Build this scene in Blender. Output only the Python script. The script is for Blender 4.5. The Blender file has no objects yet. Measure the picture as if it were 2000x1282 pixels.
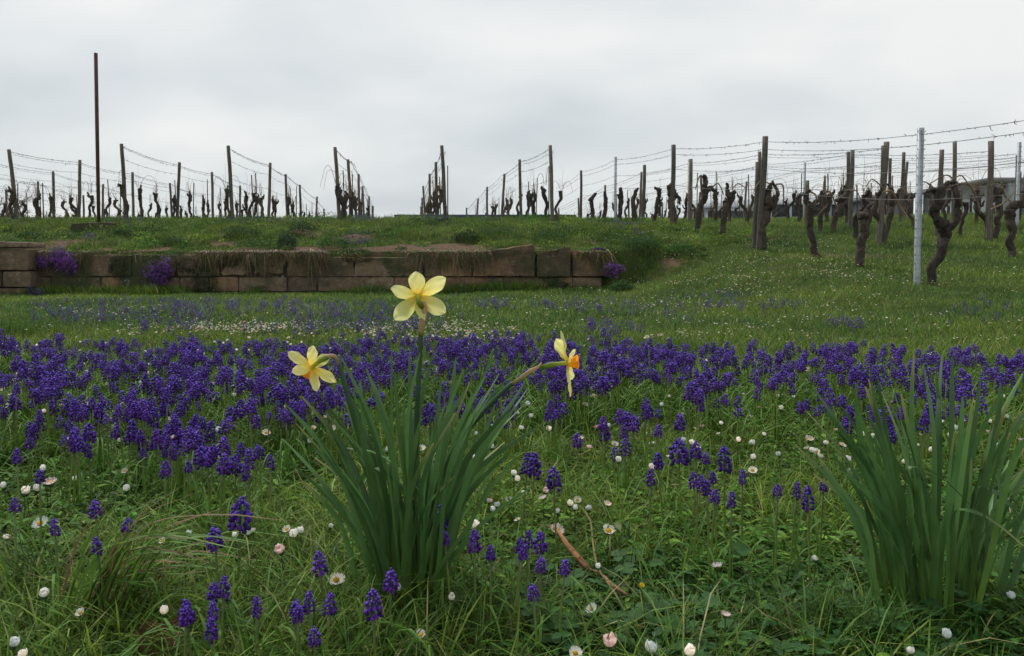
import bpy, math, random
import numpy as np
from math import radians, sin, cos, pi
from mathutils import Vector, Matrix
R = np.random.default_rng(7)
random.seed(7)
SC = bpy.context.scene
COL = SC.collection

# ------------------------------------------------------------------ camera, world, sun, exposure
F, CX, CY, EYE, PITCH = 1600.0, 1000.0, 596.0, 0.51, radians(3)
cd = bpy.data.cameras.new('camera'); cam = bpy.data.objects.new('camera', cd); COL.objects.link(cam)
cam.location = (0, 0, EYE); cam.rotation_euler = (pi/2 - PITCH, 0, 0)
cd.sensor_width = 36; cd.lens = F/2000*36; cd.shift_y = -(641-CY)/2000
cd.clip_start = .05; cd.clip_end = 6000
SC.camera = cam
SC.view_settings.view_transform = 'Standard'; SC.view_settings.look = 'None'
SC.view_settings.exposure = 0.96; SC.view_settings.gamma = 1
SUN_EL, SUN_AZ = radians(58), radians(-35)      # high, veiled by cloud

w = bpy.data.worlds.new('World'); SC.world = w; w.use_nodes = True
nt = w.node_tree; nt.nodes.clear()
def N(t, **k):
    n = nt.nodes.new(t)
    for a, b in k.items(): setattr(n, a, b)
    return n
out = N('ShaderNodeOutputWorld'); bg = N('ShaderNodeBackground'); bg.inputs[1].default_value = .072
sky = N('ShaderNodeTexSky', sky_type='NISHITA', sun_disc=False, sun_elevation=SUN_EL, sun_rotation=SUN_AZ)
tc = N('ShaderNodeTexCoord'); sep = N('ShaderNodeSeparateXYZ')
nt.links.new(tc.outputs['Generated'], sep.inputs[0])
zz = N('ShaderNodeMath', operation='MAXIMUM'); zz.inputs[1].default_value = 0.0
nt.links.new(sep.outputs[2], zz.inputs[0])
za = N('ShaderNodeMath', operation='ADD'); za.inputs[1].default_value = .38
nt.links.new(zz.outputs[0], za.inputs[0])
dv = []
for i in (0, 1):
    d = N('ShaderNodeMath', operation='DIVIDE'); nt.links.new(sep.outputs[i], d.inputs[0]); nt.links.new(za.outputs[0], d.inputs[1]); dv.append(d)
cb = N('ShaderNodeCombineXYZ'); nt.links.new(dv[0].outputs[0], cb.inputs[0]); nt.links.new(dv[1].outputs[0], cb.inputs[1])
def wnoise(scale, detail, off, rough=.5, dist=0.):
    m = N('ShaderNodeMapping'); m.inputs['Location'].default_value = off; m.inputs['Scale'].default_value = (.75, 1.1, 1)
    nt.links.new(cb.outputs[0], m.inputs[0])
    n = N('ShaderNodeTexNoise'); n.inputs['Scale'].default_value = scale; n.inputs['Detail'].default_value = detail
    n.inputs['Roughness'].default_value = rough; n.inputs['Distortion'].default_value = dist
    nt.links.new(m.outputs[0], n.inputs[0]); return n
n1 = wnoise(.6, 5, (3.3, 1.2, 0), .5, .15); n2 = wnoise(2.6, 6, (7.1, 4, 0), .45, .1)
mx = N('ShaderNodeMix', data_type='FLOAT'); mx.inputs[0].default_value = .42
nt.links.new(n1.outputs[0], mx.inputs[2]); nt.links.new(n2.outputs[0], mx.inputs[3])
cr = N('ShaderNodeValToRGB'); e = cr.color_ramp.elements
e[0].position = .40; e[0].color = (4.4, 4.72, 4.95, 1); e[1].position = .60; e[1].color = (6.6, 6.65, 6.5, 1)
e2 = e.new(.5); e2.color = (5.45, 5.7, 5.75, 1)
nt.links.new(mx.outputs[0], cr.inputs[0])
ms = N('ShaderNodeMix', data_type='RGBA'); ms.inputs[0].default_value = .94
nt.links.new(sky.outputs[0], ms.inputs[6]); nt.links.new(cr.outputs[0], ms.inputs[7])
nt.links.new(ms.outputs[2], bg.inputs[0]); nt.links.new(bg.outputs[0], out.inputs[0])

sd = bpy.data.lights.new('sun', 'SUN'); sd.energy = 1.5; sd.angle = radians(11); sd.color = (1, .97, .93)
so = bpy.data.objects.new('sun', sd); COL.objects.link(so)
so.rotation_euler = (pi/2 - SUN_EL, 0, pi + SUN_AZ if False else pi - SUN_AZ)
# light comes from azimuth SUN_AZ measured from +Y (behind the scene, a little left)
so.rotation_euler = Vector((sin(SUN_AZ)*cos(SUN_EL), cos(SUN_AZ)*cos(SUN_EL), sin(SUN_EL))).to_track_quat('Z', 'Y').to_euler()

# ------------------------------------------------------------------ noise, terrain
_T = R.random((256, 256))
def vn(x, y):
    x = np.asarray(x, float); y = np.asarray(y, float)
    xi = np.floor(x).astype(int); yi = np.floor(y).astype(int); fx = x-xi; fy = y-yi
    fx = fx*fx*(3-2*fx); fy = fy*fy*(3-2*fy)
    a = _T[xi & 255, yi & 255]; b = _T[(xi+1) & 255, yi & 255]; c = _T[xi & 255, (yi+1) & 255]; d = _T[(xi+1) & 255, (yi+1) & 255]
    return (a*(1-fx)+b*fx)*(1-fy)+(c*(1-fx)+d*fx)*fy
def fbm(x, y, o=4):
    s = 0; a = .5
    for i in range(o):
        s = s + a*vn(x*2**i+i*17.3, y*2**i+i*9.1); a *= .5
    return s/(1-.5**o)
def sst(a, b, x):
    t = np.clip((np.asarray(x, float)-a)/(b-a), 0, 1); return t*t*(3-2*t)
WY = 13.0
def _sm(Y, xs, zs, h=.5):
    return sum(np.interp(Y+o*h, xs, zs) for o in (-1, -.5, 0, .5, 1))/5
UPY = [13.1, 13.6, 14.5, 16, 17.5, 18.5, 22.9, 26.8, 30.6, 36, 42, 60, 100, 3000]
UPZ = [.63, .76, .97, 1.2, 1.36, 1.42, 1.67, 1.78, 1.78, 1.7, 1.55, .5, -2, -2]
RY = [0, 5, 7, 9.4, 13, 17, 22, 26.8, 31, 42, 60, 100, 3000]
RZ = [0, 0, .07, .24, .69, 1.22, 1.6, 1.87, 1.9, 1.7, .5, -2, -2]
def gz(X, Y):
    X = np.asarray(X, float); Y = np.asarray(Y, float)
    low = .09*sst(-2, 1.5, X)*sst(11, 13, Y) - .02*sst(-4, -8, X)*sst(9, 12, Y)
    up = _sm(Y, UPY, UPZ)
    wd = .06 + 1.5*sst(1.5, 2.8, X)
    s = sst(0, 1, (Y-(WY+.16-wd*.35))/wd)
    L = low*(1-s)+up*s
    Rr = _sm(Y, RY, RZ, .8) + .028*np.maximum(0, X-8)*sst(15, 25, Y)*(1-sst(50, 80, Y))
    wt = sst(1.4, 4.2, X - .0*Y)
    z = L*(1-wt)+Rr*wt
    nearw = 1-.8*sst(12.2, 12.9, Y)*(1-sst(13.3, 14, Y))*(1-sst(1.4, 2.2, X))
    z = z + (fbm(X*1.3, Y*1.3, 3)-.5)*.07*sst(3, 8, Y)*nearw*(1-sst(60, 90, Y)) + (fbm(X*5+3, Y*5, 2)-.5)*.03*nearw*(1-sst(60, 90, Y))
    z = z + sst(13.3, 14.2, Y)*(1-sst(19, 24, Y))*((fbm(X*.8+9, Y*1.1, 3)-.5)*.22+(fbm(X*4+9, Y*4.1, 3)-.5)*.12)*(1-sst(2, 4, X))
    return z
def g1(x, y): return float(gz(np.array([x]), np.array([y]))[0])
def at(u, v, Y):                               # the point seen at photo position (u, v) at distance Y
    yc = (CY-v)/F; t = Y/(cos(PITCH)+yc*sin(PITCH))
    return Vector((t*(u-CX)/F, Y, EYE + t*(yc*cos(PITCH)-sin(PITCH))))
def proj(X, Y, Z):
    dz = Z-EYE; f = Y*cos(PITCH)-dz*sin(PITCH); u = dz*cos(PITCH)+Y*sin(PITCH)
    return CX+F*X/f, CY-F*u/f
def on_ground(u, v, hz=0., y0=.5, y1=40.):      # first point along the sight line that is hz above the ground
    ys = np.geomspace(y0, y1, 700); yc = (CY-v)/F; t = ys/(cos(PITCH)+yc*sin(PITCH))
    x = t*(u-CX)/F; z = EYE+t*(yc*cos(PITCH)-sin(PITCH))
    k = np.argmax(z-gz(x, ys)-hz < 0); return Vector((x[k], ys[k], z[k]-hz))
BARE = [(790, 488, 1.6, .55), (600, 452, .5, .4), (1300, 520, .35, .3), (420, 478, .7, .3), (250, 484, 1.2, .25), (560, 488, 1.2, .3), (880, 482, 1.0, .3), (120, 478, .8, .3), (1500, 468, .6, .5), (1590, 500, .5, .35), (1660, 500, .7, .4), (1950, 585, .9, .6), (690, 465, .4, .4)]
BP = None
def bare(X, Y):
    global BP
    if BP is None: BP = [(on_ground(u, v, 0, 8), a, b) for u, v, a, b in BARE]
    n = fbm(X*2.1+5, Y*2.6+1, 4)
    m = np.zeros(np.shape(X))
    for p, a, b in BP:
        m = np.maximum(m, 1.25-((X-p.x)/a)**2-((Y-p.y)/b)**2)
    strip = (1-sst(1.2, 1.8, X))*sst(12.95, 13.05, Y)*(1-sst(13.5, 14.1, Y))
    b = np.maximum(np.clip(m, 0, 1), strip*.6)
    return sst(.50, .66, b*.70 + (n-.5)*1.5)

# ------------------------------------------------------------------ mesh building
class G:
    def __init__(s): s.v = []; s.q = []; s.t = []; s.c = []; s.n = 0
    def add(s, v, q=None, t=None, c=(1, 1, 1)):
        v = np.asarray(v, float).reshape(-1, 3)
        if q is not None and len(q): s.q.append(np.asarray(q, int).reshape(-1, 4)+s.n)
        if t is not None and len(t): s.t.append(np.asarray(t, int).reshape(-1, 3)+s.n)
        c = np.asarray(c, float)
        if c.ndim == 1: c = np.tile(c, (len(v), 1))
        s.v.append(v); s.c.append(c); s.n += len(v); return s
    def arr(s):
        return (np.concatenate(s.v), np.concatenate(s.q) if s.q else np.zeros((0, 4), int), np.concatenate(s.t) if s.t else np.zeros((0, 3), int), np.concatenate(s.c))
    def mesh(s, name, mat, smooth=True):
        v, q, t, c = s.arr(); me = bpy.data.meshes.new(name)
        me.vertices.add(len(v)); me.vertices.foreach_set('co', v.astype(np.float32).ravel())
        nl = len(q)*4+len(t)*3; me.loops.add(nl)
        me.loops.foreach_set('vertex_index', np.concatenate([q.ravel(), t.ravel()]).astype(np.int32))
        me.polygons.add(len(q)+len(t))
        me.polygons.foreach_set('loop_start', np.concatenate([np.arange(len(q))*4, len(q)*4+np.arange(len(t))*3]).astype(np.int32))
        me.polygons.foreach_set('loop_total', np.concatenate([np.full(len(q), 4), np.full(len(t), 3)]).astype(np.int32))
        me.update(calc_edges=True)
        if smooth: me.polygons.foreach_set('use_smooth', np.ones(len(q)+len(t), bool))
        a = me.color_attributes.new('tone', 'FLOAT_COLOR', 'POINT')
        a.data.foreach_set('color', np.hstack([c, np.ones((len(c), 1))]).astype(np.float32).ravel())
        for m in (mat if isinstance(mat, (list, tuple)) else [mat]): me.materials.append(m)
        return me
    def build(s, name, mat, parent=None, smooth=True):
        o = bpy.data.objects.new(name, s.mesh(name, mat, smooth)); COL.objects.link(o)
        if parent: o.parent = parent
        return o
def tag(o, label=None, cat=None, group=None, kind=None):
    if label: o['label'] = label
    if cat: o['category'] = cat
    if group: o['group'] = group
    if kind: o['kind'] = kind
    return o
def empty(name, loc=(0, 0, 0), rz=0):
    o = bpy.data.objects.new(name, None); COL.objects.link(o); o.location = loc; o.rotation_euler = (0, 0, rz); o.empty_display_size = .05
    return o
def newobj(name, me, parent=None, loc=(0, 0, 0)):
    o = bpy.data.objects.new(name, me); COL.objects.link(o); o.parent = parent; o.location = loc; return o
def copy_tree(o, parent=None):
    c = o.copy(); COL.objects.link(c); c.parent = parent
    for ch in list(o.children): copy_tree(ch, c)
    return c
def nrm(a): a = np.asarray(a, float); return a/np.maximum(np.linalg.norm(a, axis=-1, keepdims=True), 1e-9)
def frames(p):
    t = nrm(np.gradient(p, axis=0)); ref = np.array([0, 0, 1.]) if abs(t[0][2]) < .8 else np.array([1., 0, 0])
    u = []; a = nrm(np.cross(t[0], ref))
    for i in range(len(p)):
        a = nrm(a-t[i]*np.dot(a, t[i])); u.append(a)
    u = np.array(u); return t, u, np.cross(t, u)
def resamp(pts, n):
    p = np.asarray(pts, float); k = len(p); tt = np.linspace(0, k-1, n)
    i = np.clip(tt.astype(int), 0, k-2); f = (tt-i)[:, None]
    P = lambda j: p[np.clip(j, 0, k-1)]
    a, b, c, d = P(i-1), P(i), P(i+1), P(i+2)
    return .5*((2*b)+(-a+c)*f+(2*a-5*b+4*c-d)*f*f+(-a+3*b-3*c+d)*f**3)
def tube(g, pts, rad, n=8, c=(1, 1, 1), seg=None, jit=0., cap=True):
    p = np.asarray(pts, float)
    if seg: p = resamp(p, seg)
    r = np.interp(np.linspace(0, 1, len(p)), np.linspace(0, 1, len(np.atleast_1d(rad))), np.atleast_1d(rad))
    t, u, v = frames(p); a = np.arange(n)/n*2*pi
    rr = r[:, None]*(1+jit*(R.random((len(p), n))-.5)*2)
    V = p[:, None]+u[:, None]*(np.cos(a)[None, :, None]*rr[..., None])+v[:, None]*(np.sin(a)[None, :, None]*rr[..., None])
    m = len(p); i = np.arange(m-1)[:, None]*n; j = np.arange(n)[None]; j2 = (j+1) % n
    q = np.stack([i+j, i+j2, i+n+j2, i+n+j], -1).reshape(-1, 4)
    V = V.reshape(-1, 3); T = []
    if cap:
        V = np.vstack([V, p[0], p[-1]]); k = m*n
        T = [[k, (x+1) % n, x] for x in range(n)]+[[k+1, (m-1)*n+x, (m-1)*n+(x+1) % n] for x in range(n)]
    if isinstance(c, np.ndarray) and c.ndim == 2:
        cc = np.array([np.interp(np.linspace(0, 1, m), np.linspace(0, 1, len(c)), c[:, k]) for k in range(3)]).T
        c = np.repeat(cc, n, 0)
        if cap: c = np.vstack([c, cc[0], cc[-1]])
    g.add(V, q, T, c); return g
def strap(g, pts, wid, side, c, fold=.25, seg=8):
    """a leaf strip, three vertices across, folded along the midrib"""
    p = resamp(pts, seg+1); t = nrm(np.gradient(p, axis=0)); s = np.asarray(side, float)
    if s.ndim == 1: s = np.tile(s, (len(p), 1))
    s = nrm(s-t*np.sum(s*t, 1)[:, None]); nn = np.cross(t, s)
    wv = np.interp(np.linspace(0, 1, len(p)), np.linspace(0, 1, len(wid)), wid)[:, None]
    V = np.stack([p-s*wv/2, p-nn*wv*fold*.5, p+s*wv/2], 1).reshape(-1, 3)
    q = []
    for i in range(len(p)-1):
        a = i*3; q += [[a, a+1, a+4, a+3], [a+1, a+2, a+5, a+4]]
    if isinstance(c, np.ndarray) and c.ndim == 2:
        c = np.repeat(np.array([np.interp(np.linspace(0, 1, len(p)), np.linspace(0, 1, len(c)), c[:, k]) for k in range(3)]).T, 3, 0)
    g.add(V, q, None, c); return g
def ellip(n=6, rings=3):
    """unit blob along +Z, from 0 to 1"""
    V = [[0, 0, 0]]; Q = []; T = []
    for i in range(1, rings+1):
        th = pi*i/(rings+1)
        for k in range(n): V.append([sin(th)*cos(2*pi*k/n), sin(th)*sin(2*pi*k/n), (1-cos(th))/2])
    V.append([0, 0, 1]); e_ = len(V)-1
    for k in range(n):
        T.append([0, 1+(k+1) % n, 1+k]); T.append([e_, 1+(rings-1)*n+k, 1+(rings-1)*n+(k+1) % n])
        for i in range(rings-1): Q.append([1+i*n+k, 1+i*n+(k+1) % n, 1+(i+1)*n+(k+1) % n, 1+(i+1)*n+k])
    return np.array(V, float), np.array(Q, int).reshape(-1, 4), np.array(T)
def merge(base, pos, scale, rot, tilt, taz, tint=None):
    """many transformed copies of one base mesh in a single array; tilt by `tilt` towards azimuth taz"""
    v, q, t, c = base; n = len(pos); m = len(v)
    sc = np.asarray(scale, float).reshape(n, -1)
    V = v[None]*sc[:, None, :]
    ca, sa = np.cos(rot)[:, None], np.sin(rot)[:, None]
    x = V[..., 0]*ca-V[..., 1]*sa; y = V[..., 0]*sa+V[..., 1]*ca; z = V[..., 2]
    ax, ay = np.cos(taz)[:, None], np.sin(taz)[:, None]; ct, st = np.cos(tilt)[:, None], np.sin(tilt)[:, None]
    d = x*ax+y*ay; e_ = -x*ay+y*ax; d2 = d*ct+z*st; z2 = -d*st+z*ct
    V = np.stack([d2*ax-e_*ay, d2*ay+e_*ax, z2], -1)+np.asarray(pos)[:, None]
    off = (np.arange(n)*m)[:, None, None]
    C = np.tile(c[None], (n, 1, 1))
    if tint is not None: C = C*np.asarray(tint)[:, None, :]
    g = G(); g.v = [V.reshape(-1, 3)]; g.c = [C.reshape(-1, 3)]; g.n = n*m
    if len(q): g.q = [(q[None]+off).reshape(-1, 4)]
    if len(t): g.t = [(t[None]+off).reshape(-1, 3)]
    return g
def join(g, h): 
    v, q, t, c = h.arr(); g.add(v, q, t, c); return g

# ------------------------------------------------------------------ materials
def mat(name):
    m = bpy.data.materials.new(name); m.use_nodes = True; t = m.node_tree; t.nodes.clear()
    o = t.nodes.new('ShaderNodeOutputMaterial'); b = t.nodes.new('ShaderNodeBsdfPrincipled'); t.links.new(b.outputs[0], o.inputs[0])
    return m, t, b, o
def nd(t, ty, **k):
    n = t.nodes.new(ty)
    for a, b in k.items():
        if hasattr(n, a): setattr(n, a, b)
        else: n.inputs[a.replace('_', ' ')].default_value = b
    return n
def mixc(t, f, a, b, blend='MIX'):
    n = t.nodes.new('ShaderNodeMix'); n.data_type = 'RGBA'; n.blend_type = blend
    for i, x in ((0, f), (6, a), (7, b)):
        if hasattr(x, 'links') or isinstance(x, bpy.types.NodeSocket): t.links.new(x, n.inputs[i])
        else: n.inputs[i].default_value = x if i == 0 else (tuple(x)+(1,))[:4]
    return n.outputs[2]
def ramp(t, src, p0, p1, c0=(0, 0, 0), c1=(1, 1, 1)):
    n = t.nodes.new('ShaderNodeValToRGB'); e = n.color_ramp.elements
    e[0].position = p0; e[1].position = p1; e[0].color = c0+(1,); e[1].color = c1+(1,); t.links.new(src, n.inputs[0]); return n.outputs[0]
def noise(t, scale, detail=4, rough=.55, vec=None, mscale=None):
    n = nd(t, 'ShaderNodeTexNoise'); n.inputs['Scale'].default_value = scale; n.inputs['Detail'].default_value = detail; n.inputs['Roughness'].default_value = rough
    c = t.nodes.new('ShaderNodeTexCoord'); s = c.outputs[vec or 'Object']
    if mscale:
        mp = t.nodes.new('ShaderNodeMapping'); mp.inputs['Scale'].default_value = mscale; t.links.new(s, mp.inputs[0]); s = mp.outputs[0]
    t.links.new(s, n.inputs[0]); return n.outputs[0]
def bump(t, b, h, strength, dist):
    n = t.nodes.new('ShaderNodeBump'); n.inputs['Strength'].default_value = strength; n.inputs['Distance'].default_value = dist
    t.links.new(h, n.inputs['Height']); t.links.new(n.outputs[0], b.inputs['Normal'])
def plant(name, trans=.3, rough=.45, spec=.35, vary=.25, nscale=60):
    """colour from the mesh's own tone, mottled; thin tissue lets light through"""
    m, t, b, o = mat(name)
    a = nd(t, 'ShaderNodeAttribute', attribute_name='tone')
    nz = noise(t, nscale, 3); f = ramp(t, nz, .3, .7, (1-vary,)*3, (1+vary,)*3)
    c = mixc(t, 1.0, a.outputs['Color'], f, 'MULTIPLY')
    oi = t.nodes.new('ShaderNodeObjectInfo'); r2 = ramp(t, oi.outputs['Random'], 0, 1, (.80, .85, .88), (1.22, 1.15, 1.10))
    c = mixc(t, 1.0, c, r2, 'MULTIPLY')
    t.links.new(c, b.inputs['Base Color']); b.inputs['Roughness'].default_value = rough
    b.inputs['Specular IOR Level'].default_value = spec
    if trans:
        tr = t.nodes.new('ShaderNodeBsdfTranslucent'); t.links.new(c, tr.inputs[0])
        mx = t.nodes.new('ShaderNodeMixShader'); mx.inputs[0].default_value = trans
        t.links.new(b.outputs[0], mx.inputs[1]); t.links.new(tr.outputs[0], mx.inputs[2]); t.links.new(mx.outputs[0], o.inputs[0])
    return m
M_grass = plant('grass_blades', .36, .55, .18)
M_leaf = plant('leafy_green', .3, .6, .15)
M_daff = plant('daffodil_leaf', .25, .42, .3, .14, 25)
M_petal = plant('petal', .55, .55, .15, .05, 80)
M_musc = plant('hyacinth_bell', .12, .55, .12, .15, 200)
M_wood_plain = plant('dry_stem', 0, .8, .2, .3, 30)

def bark_mat(name, dark, light, sx=18., sz=3., green=None):
    m, t, b, o = mat(name)
    n1 = noise(t, 3, 8, .65, 'Object', (sx, sx, sz)); n2 = noise(t, 9, 4)
    c = mixc(t, ramp(t, n1, .35, .68), dark, light)
    c = mixc(t, ramp(t, n2, .55, .75), c, tuple(x*.55 for x in dark))
    if green: c = mixc(t, ramp(t, noise(t, 4, 5), .52, .72), c, green)
    oi = t.nodes.new('ShaderNodeObjectInfo'); c = mixc(t, 1., c, ramp(t, oi.outputs['Random'], 0, 1, (.75, .75, .78), (1.2, 1.15, 1.1)), 'MULTIPLY')
    t.links.new(c, b.inputs['Base Color']); b.inputs['Roughness'].default_value = .9; b.inputs['Specular IOR Level'].default_value = .15
    bump(t, b, n1, 1, .02); return m
M_bark = bark_mat('vine_bark', (.026, .021, .018), (.13, .108, .09), 26, 4)
M_post = bark_mat('weathered_post', (.075, .066, .054), (.21, .19, .16), 30, 1.2, (.10, .11, .07))
M_cane = bark_mat('vine_cane', (.16, .11, .065), (.34, .26, .17), 20, 6)
M_stake = bark_mat('thin_stake', (.05, .04, .033), (.12, .1, .085), 20, 3)
m, t, b, o = mat('galvanised_steel'); M_zinc = m
t.links.new(mixc(t, ramp(t, noise(t, 14, 6), .35, .7), (.24, .27, .285), (.42, .45, .47)), b.inputs['Base Color']); b.inputs['Metallic'].default_value = .35; b.inputs['Roughness'].default_value = .5
m, t, b, o = mat('rusty_iron'); M_rust = m
n_ = noise(t, 6, 8, .6, 'Object', (6, 6, 1)); t.links.new(mixc(t, ramp(t, n_, .4, .65), (.035, .018, .014), (.12, .045, .025)), b.inputs['Base Color']); b.inputs['Roughness'].default_value = .85
m, t, b, o = mat('wire'); M_wire = m; b.inputs['Base Color'].default_value = (.12, .12, .125, 1); b.inputs['Roughness'].default_value = .6; b.inputs['Metallic'].default_value = .3
t.links.new(ramp(t, noise(t, 5, 3), .4, .6, (.09, .085, .08), (.17, .17, .18)), b.inputs['Base Color'])

# sandstone
m, t, b, o = mat('sandstone'); M_stone = m
a = nd(t, 'ShaderNodeAttribute', attribute_name='tone')
n1 = noise(t, 2.2, 7, .65); n2 = noise(t, 14, 6, .7); n3 = noise(t, 1.1, 5, .6); n4 = noise(t, 45, 3, .7)
c = mixc(t, 1., a.outputs['Color'], ramp(t, n2, .3, .75, (.6, .58, .55), (1.35, 1.3, 1.25)), 'MULTIPLY')
c = mixc(t, ramp(t, n1, .45, .62), c, (.085, .068, .05))
c = mixc(t, ramp(t, n3, .50, .62), c, (.062, .07, .034))
c = mixc(t, ramp(t, noise(t, 7, 8, .75), .6, .66), c, (.26, .25, .21))
t.links.new(c, b.inputs['Base Color']); b.inputs['Roughness'].default_value = .95; b.inputs['Specular IOR Level'].default_value = .1
ad = nd(t, 'ShaderNodeMath', operation='ADD'); t.links.new(n2, ad.inputs[0]); t.links.new(n4, ad.inputs[1]); bump(t, b, ad.outputs[0], .8, .03)

# ground
m, t, b, o = mat('earth'); M_earth = m
a = nd(t, 'ShaderNodeAttribute', attribute_name='tone')           # x = bare soil, y = far
sp = t.nodes.new('ShaderNodeSeparateColor'); t.links.new(a.outputs['Color'], sp.inputs[0])
n1 = noise(t, 9, 7, .7); n2 = noise(t, 60, 5, .7); n3 = noise(t, 1.4, 5, .6)
gr = mixc(t, ramp(t, n1, .35, .7), (.028, .04, .010), (.065, .095, .02))
gr = mixc(t, ramp(t, n3, .5, .7), gr, (.06, .06, .025))
soil = mixc(t, ramp(t, n2, .3, .7), (.075, .048, .032), (.19, .125, .085))
soil = mixc(t, ramp(t, n1, .55, .75), soil, (.055, .04, .028))
near = mixc(t, ramp(t, n2, .35, .7), (.018, .02, .010), (.045, .042, .022))
c = mixc(t, sp.outputs[1], near, gr); c = mixc(t, sp.outputs[0], c, soil)
t.links.new(c, b.inputs['Base Color']); b.inputs['Roughness'].default_value = 1; b.inputs['Specular IOR Level'].default_value = .1
bump(t, b, n2, .8, .02)

# ------------------------------------------------------------------ ground sheet
ys = np.unique(np.concatenate([np.linspace(-6, .4, 8), np.linspace(.4, 4, 60), np.linspace(4, 12.6, 90), np.linspace(12.6, 13.6, 60), np.linspace(13.6, 19, 100), np.linspace(19, 45, 80), np.geomspace(45, 1700, 40)]))
s_ = np.linspace(-1, 1, 220); 
S = np.sign(s_)*(np.abs(s_)*.35+np.abs(s_)**5*1.2)
XX = S[None]*np.minimum(np.maximum(ys, 1)[:, None]*1.9+5, 1000); YY = np.repeat(ys[:, None], len(S), 1)
ZZ = gz(XX, YY); ny, nx = XX.shape
i = np.arange(ny-1)[:, None]*nx; j = np.arange(nx-1)[None]
q = np.stack([i+j, i+j+1, i+nx+j+1, i+nx+j], -1).reshape(-1, 4)
cc = np.stack([bare(XX, YY)*sst(8, 9, YY), sst(3, 7, YY), 0*XX], -1).reshape(-1, 3)
g = G().add(np.stack([XX, YY, ZZ], -1), q, None, cc); tag(g.build('ground', M_earth), kind='structure')

# ------------------------------------------------------------------ grass
def blades(P, h, wd, az, lean, bend, col, seg=3, side=None, tipc=None):
    n = len(P); L = seg+1; s = np.linspace(0, 1, L)
    dx, dy = np.cos(az), np.sin(az)
    fw = lean[:, None]*s+bend[:, None]*s**2.2
    hor = h[:, None]*fw; ver = h[:, None]*s*np.sqrt(np.clip(1-(fw*.62)**2, .12, 1))
    C = P[:, None]+np.stack([dx[:, None]*hor, dy[:, None]*hor, ver], -1)
    sa = az+pi/2+ (R.random(n)-.5)*1.6
    ww = (wd[:, None]*np.array([.75, 1, .8, .12] if seg == 3 else ([.9, .75, .1] if seg == 2 else np.append(np.linspace(.8, .9, L-1), .1))))[..., None]*.5
    sv = np.stack([np.cos(sa), np.sin(sa), 0*sa], -1)[:, None]
    V = np.stack([C-sv*ww, C+sv*ww], 2).reshape(-1, 3)
    k = np.arange(seg)*2; q1 = np.stack([k, k+1, k+3, k+2], -1)
    q = (q1[None]+(np.arange(n)*L*2)[:, None, None]).reshape(-1, 4)
    cv = np.repeat(col[:, None], L, 1)
    if tipc is not None: cv = cv*(1-s[None, :, None]**2*.5)+tipc[:, None]*(s[None, :, None]**2*.5)
    cv = np.repeat(cv[:, :, None], 2, 2).reshape(-1, 3)
    g = G(); g.v = [V]; g.q = [q]; g.c = [cv]; g.n = len(V); return g
def gcol(n, X, Y, dry=.06, yel=.25):
    a = np.array([.102, .195, .024]); b_ = np.array([.215, .275, .042]); d = np.array([.30, .27, .13]); k = np.array([.050, .125, .024])
    f = np.clip((fbm(X*.9+2, Y*.9, 4)-.5)*2.8+.5, 0, 1)[:, None]; r = R.random((n, 1))
    c = k*(1-f)+a*f; c = np.where(r < yel*(.4+1.2*f), c*.4+b_*.6, c); c = np.where(R.random((n, 1)) < dry, d, c)
    return c*(.42+1.15*R.random((n, 1))**1.2)
def sample_ground(n, y0, y1, power, margin=1.0):
    """points on the ground inside the fan the photo could see, density ~ Y**-power"""
    u = R.random(n); e_ = 2-power
    Y = (y0**e_+(y1**e_-y0**e_)*u)**(1/e_) if abs(e_) > 1e-3 else y0*(y1/y0)**u
    X = (R.random(n)*2-1)*(Y*.66*margin+.12)
    return X, Y
def P3(X, Y, dz=0.): return np.stack([X, Y, gz(X, Y)+dz], -1)

gr = G()
# foreground tufts of longer grass
nt_ = 5200; tx, ty = sample_ground(nt_, .62, 3.4, 1.6)
dens = fbm(tx*2.3+4, ty*2.3, 3); pu_, pv_ = proj(tx, ty, gz(tx, ty)); low_ = sst(940, 1000, pu_)*(1-sst(1480, 1560, pu_))*sst(900, 960, pv_)
keep = (R.random(nt_) < sst(.36, .6, dens)*.9+.12) & (R.random(nt_) > low_*.5)
tx, ty = tx[keep], ty[keep]; nb = R.integers(8, 22, len(tx)); idx = np.repeat(np.arange(len(tx)), nb); n = len(idx)
th = (.045+.065*R.random(len(tx))**1.6)*(1+.5*(fbm(tx*1.2, ty*1.2, 2)-.5)); 
lean_az = R.random(len(tx))*2*pi
a_ = R.random(n)*2*pi; rr = .012*np.sqrt(R.random(n)); X = tx[idx]+rr*np.cos(a_); Y = ty[idx]+rr*np.sin(a_)
join(gr, blades(P3(X, Y, -.004), th[idx]*(.55+.7*R.random(n)), .0013+.0017*R.random(n), a_, .25+.55*R.random(n), .1+.8*R.random(n)**1.5, gcol(n, X, Y, .035, .35), 4))
# short undergrowth between the tufts
n = 60000; X, Y = sample_ground(n, .62, 3.4, 1.5)
join(gr, blades(P3(X, Y, -.003), .02+.045*R.random(n), .0014+.002*R.random(n), R.random(n)*2*pi, .2+.9*R.random(n), .2+.8*R.random(n), gcol(n, X, Y, .04, .3), 3))
# lawn up to the wall
n = 210000; X, Y = sample_ground(n, 3.2, 13.05, .95)
cl = fbm(X*1.7, Y*1.7, 3); hh = (.022+.05*R.random(n))*(.6+.9*cl)*(1+.4*sst(5, 3.2, Y))
k = ~((Y > 12.85) & (X < 1.55)); X, Y, hh = X[k], Y[k], hh[k]; n = len(X)
join(gr, blades(P3(X, Y, -.004), hh, (.0022+.002*R.random(n))*(Y/3.2)**.6, R.random(n)*2*pi, .1+.6*R.random(n), .1+.7*R.random(n), gcol(n, X, Y, .05, .3), 2))
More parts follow.
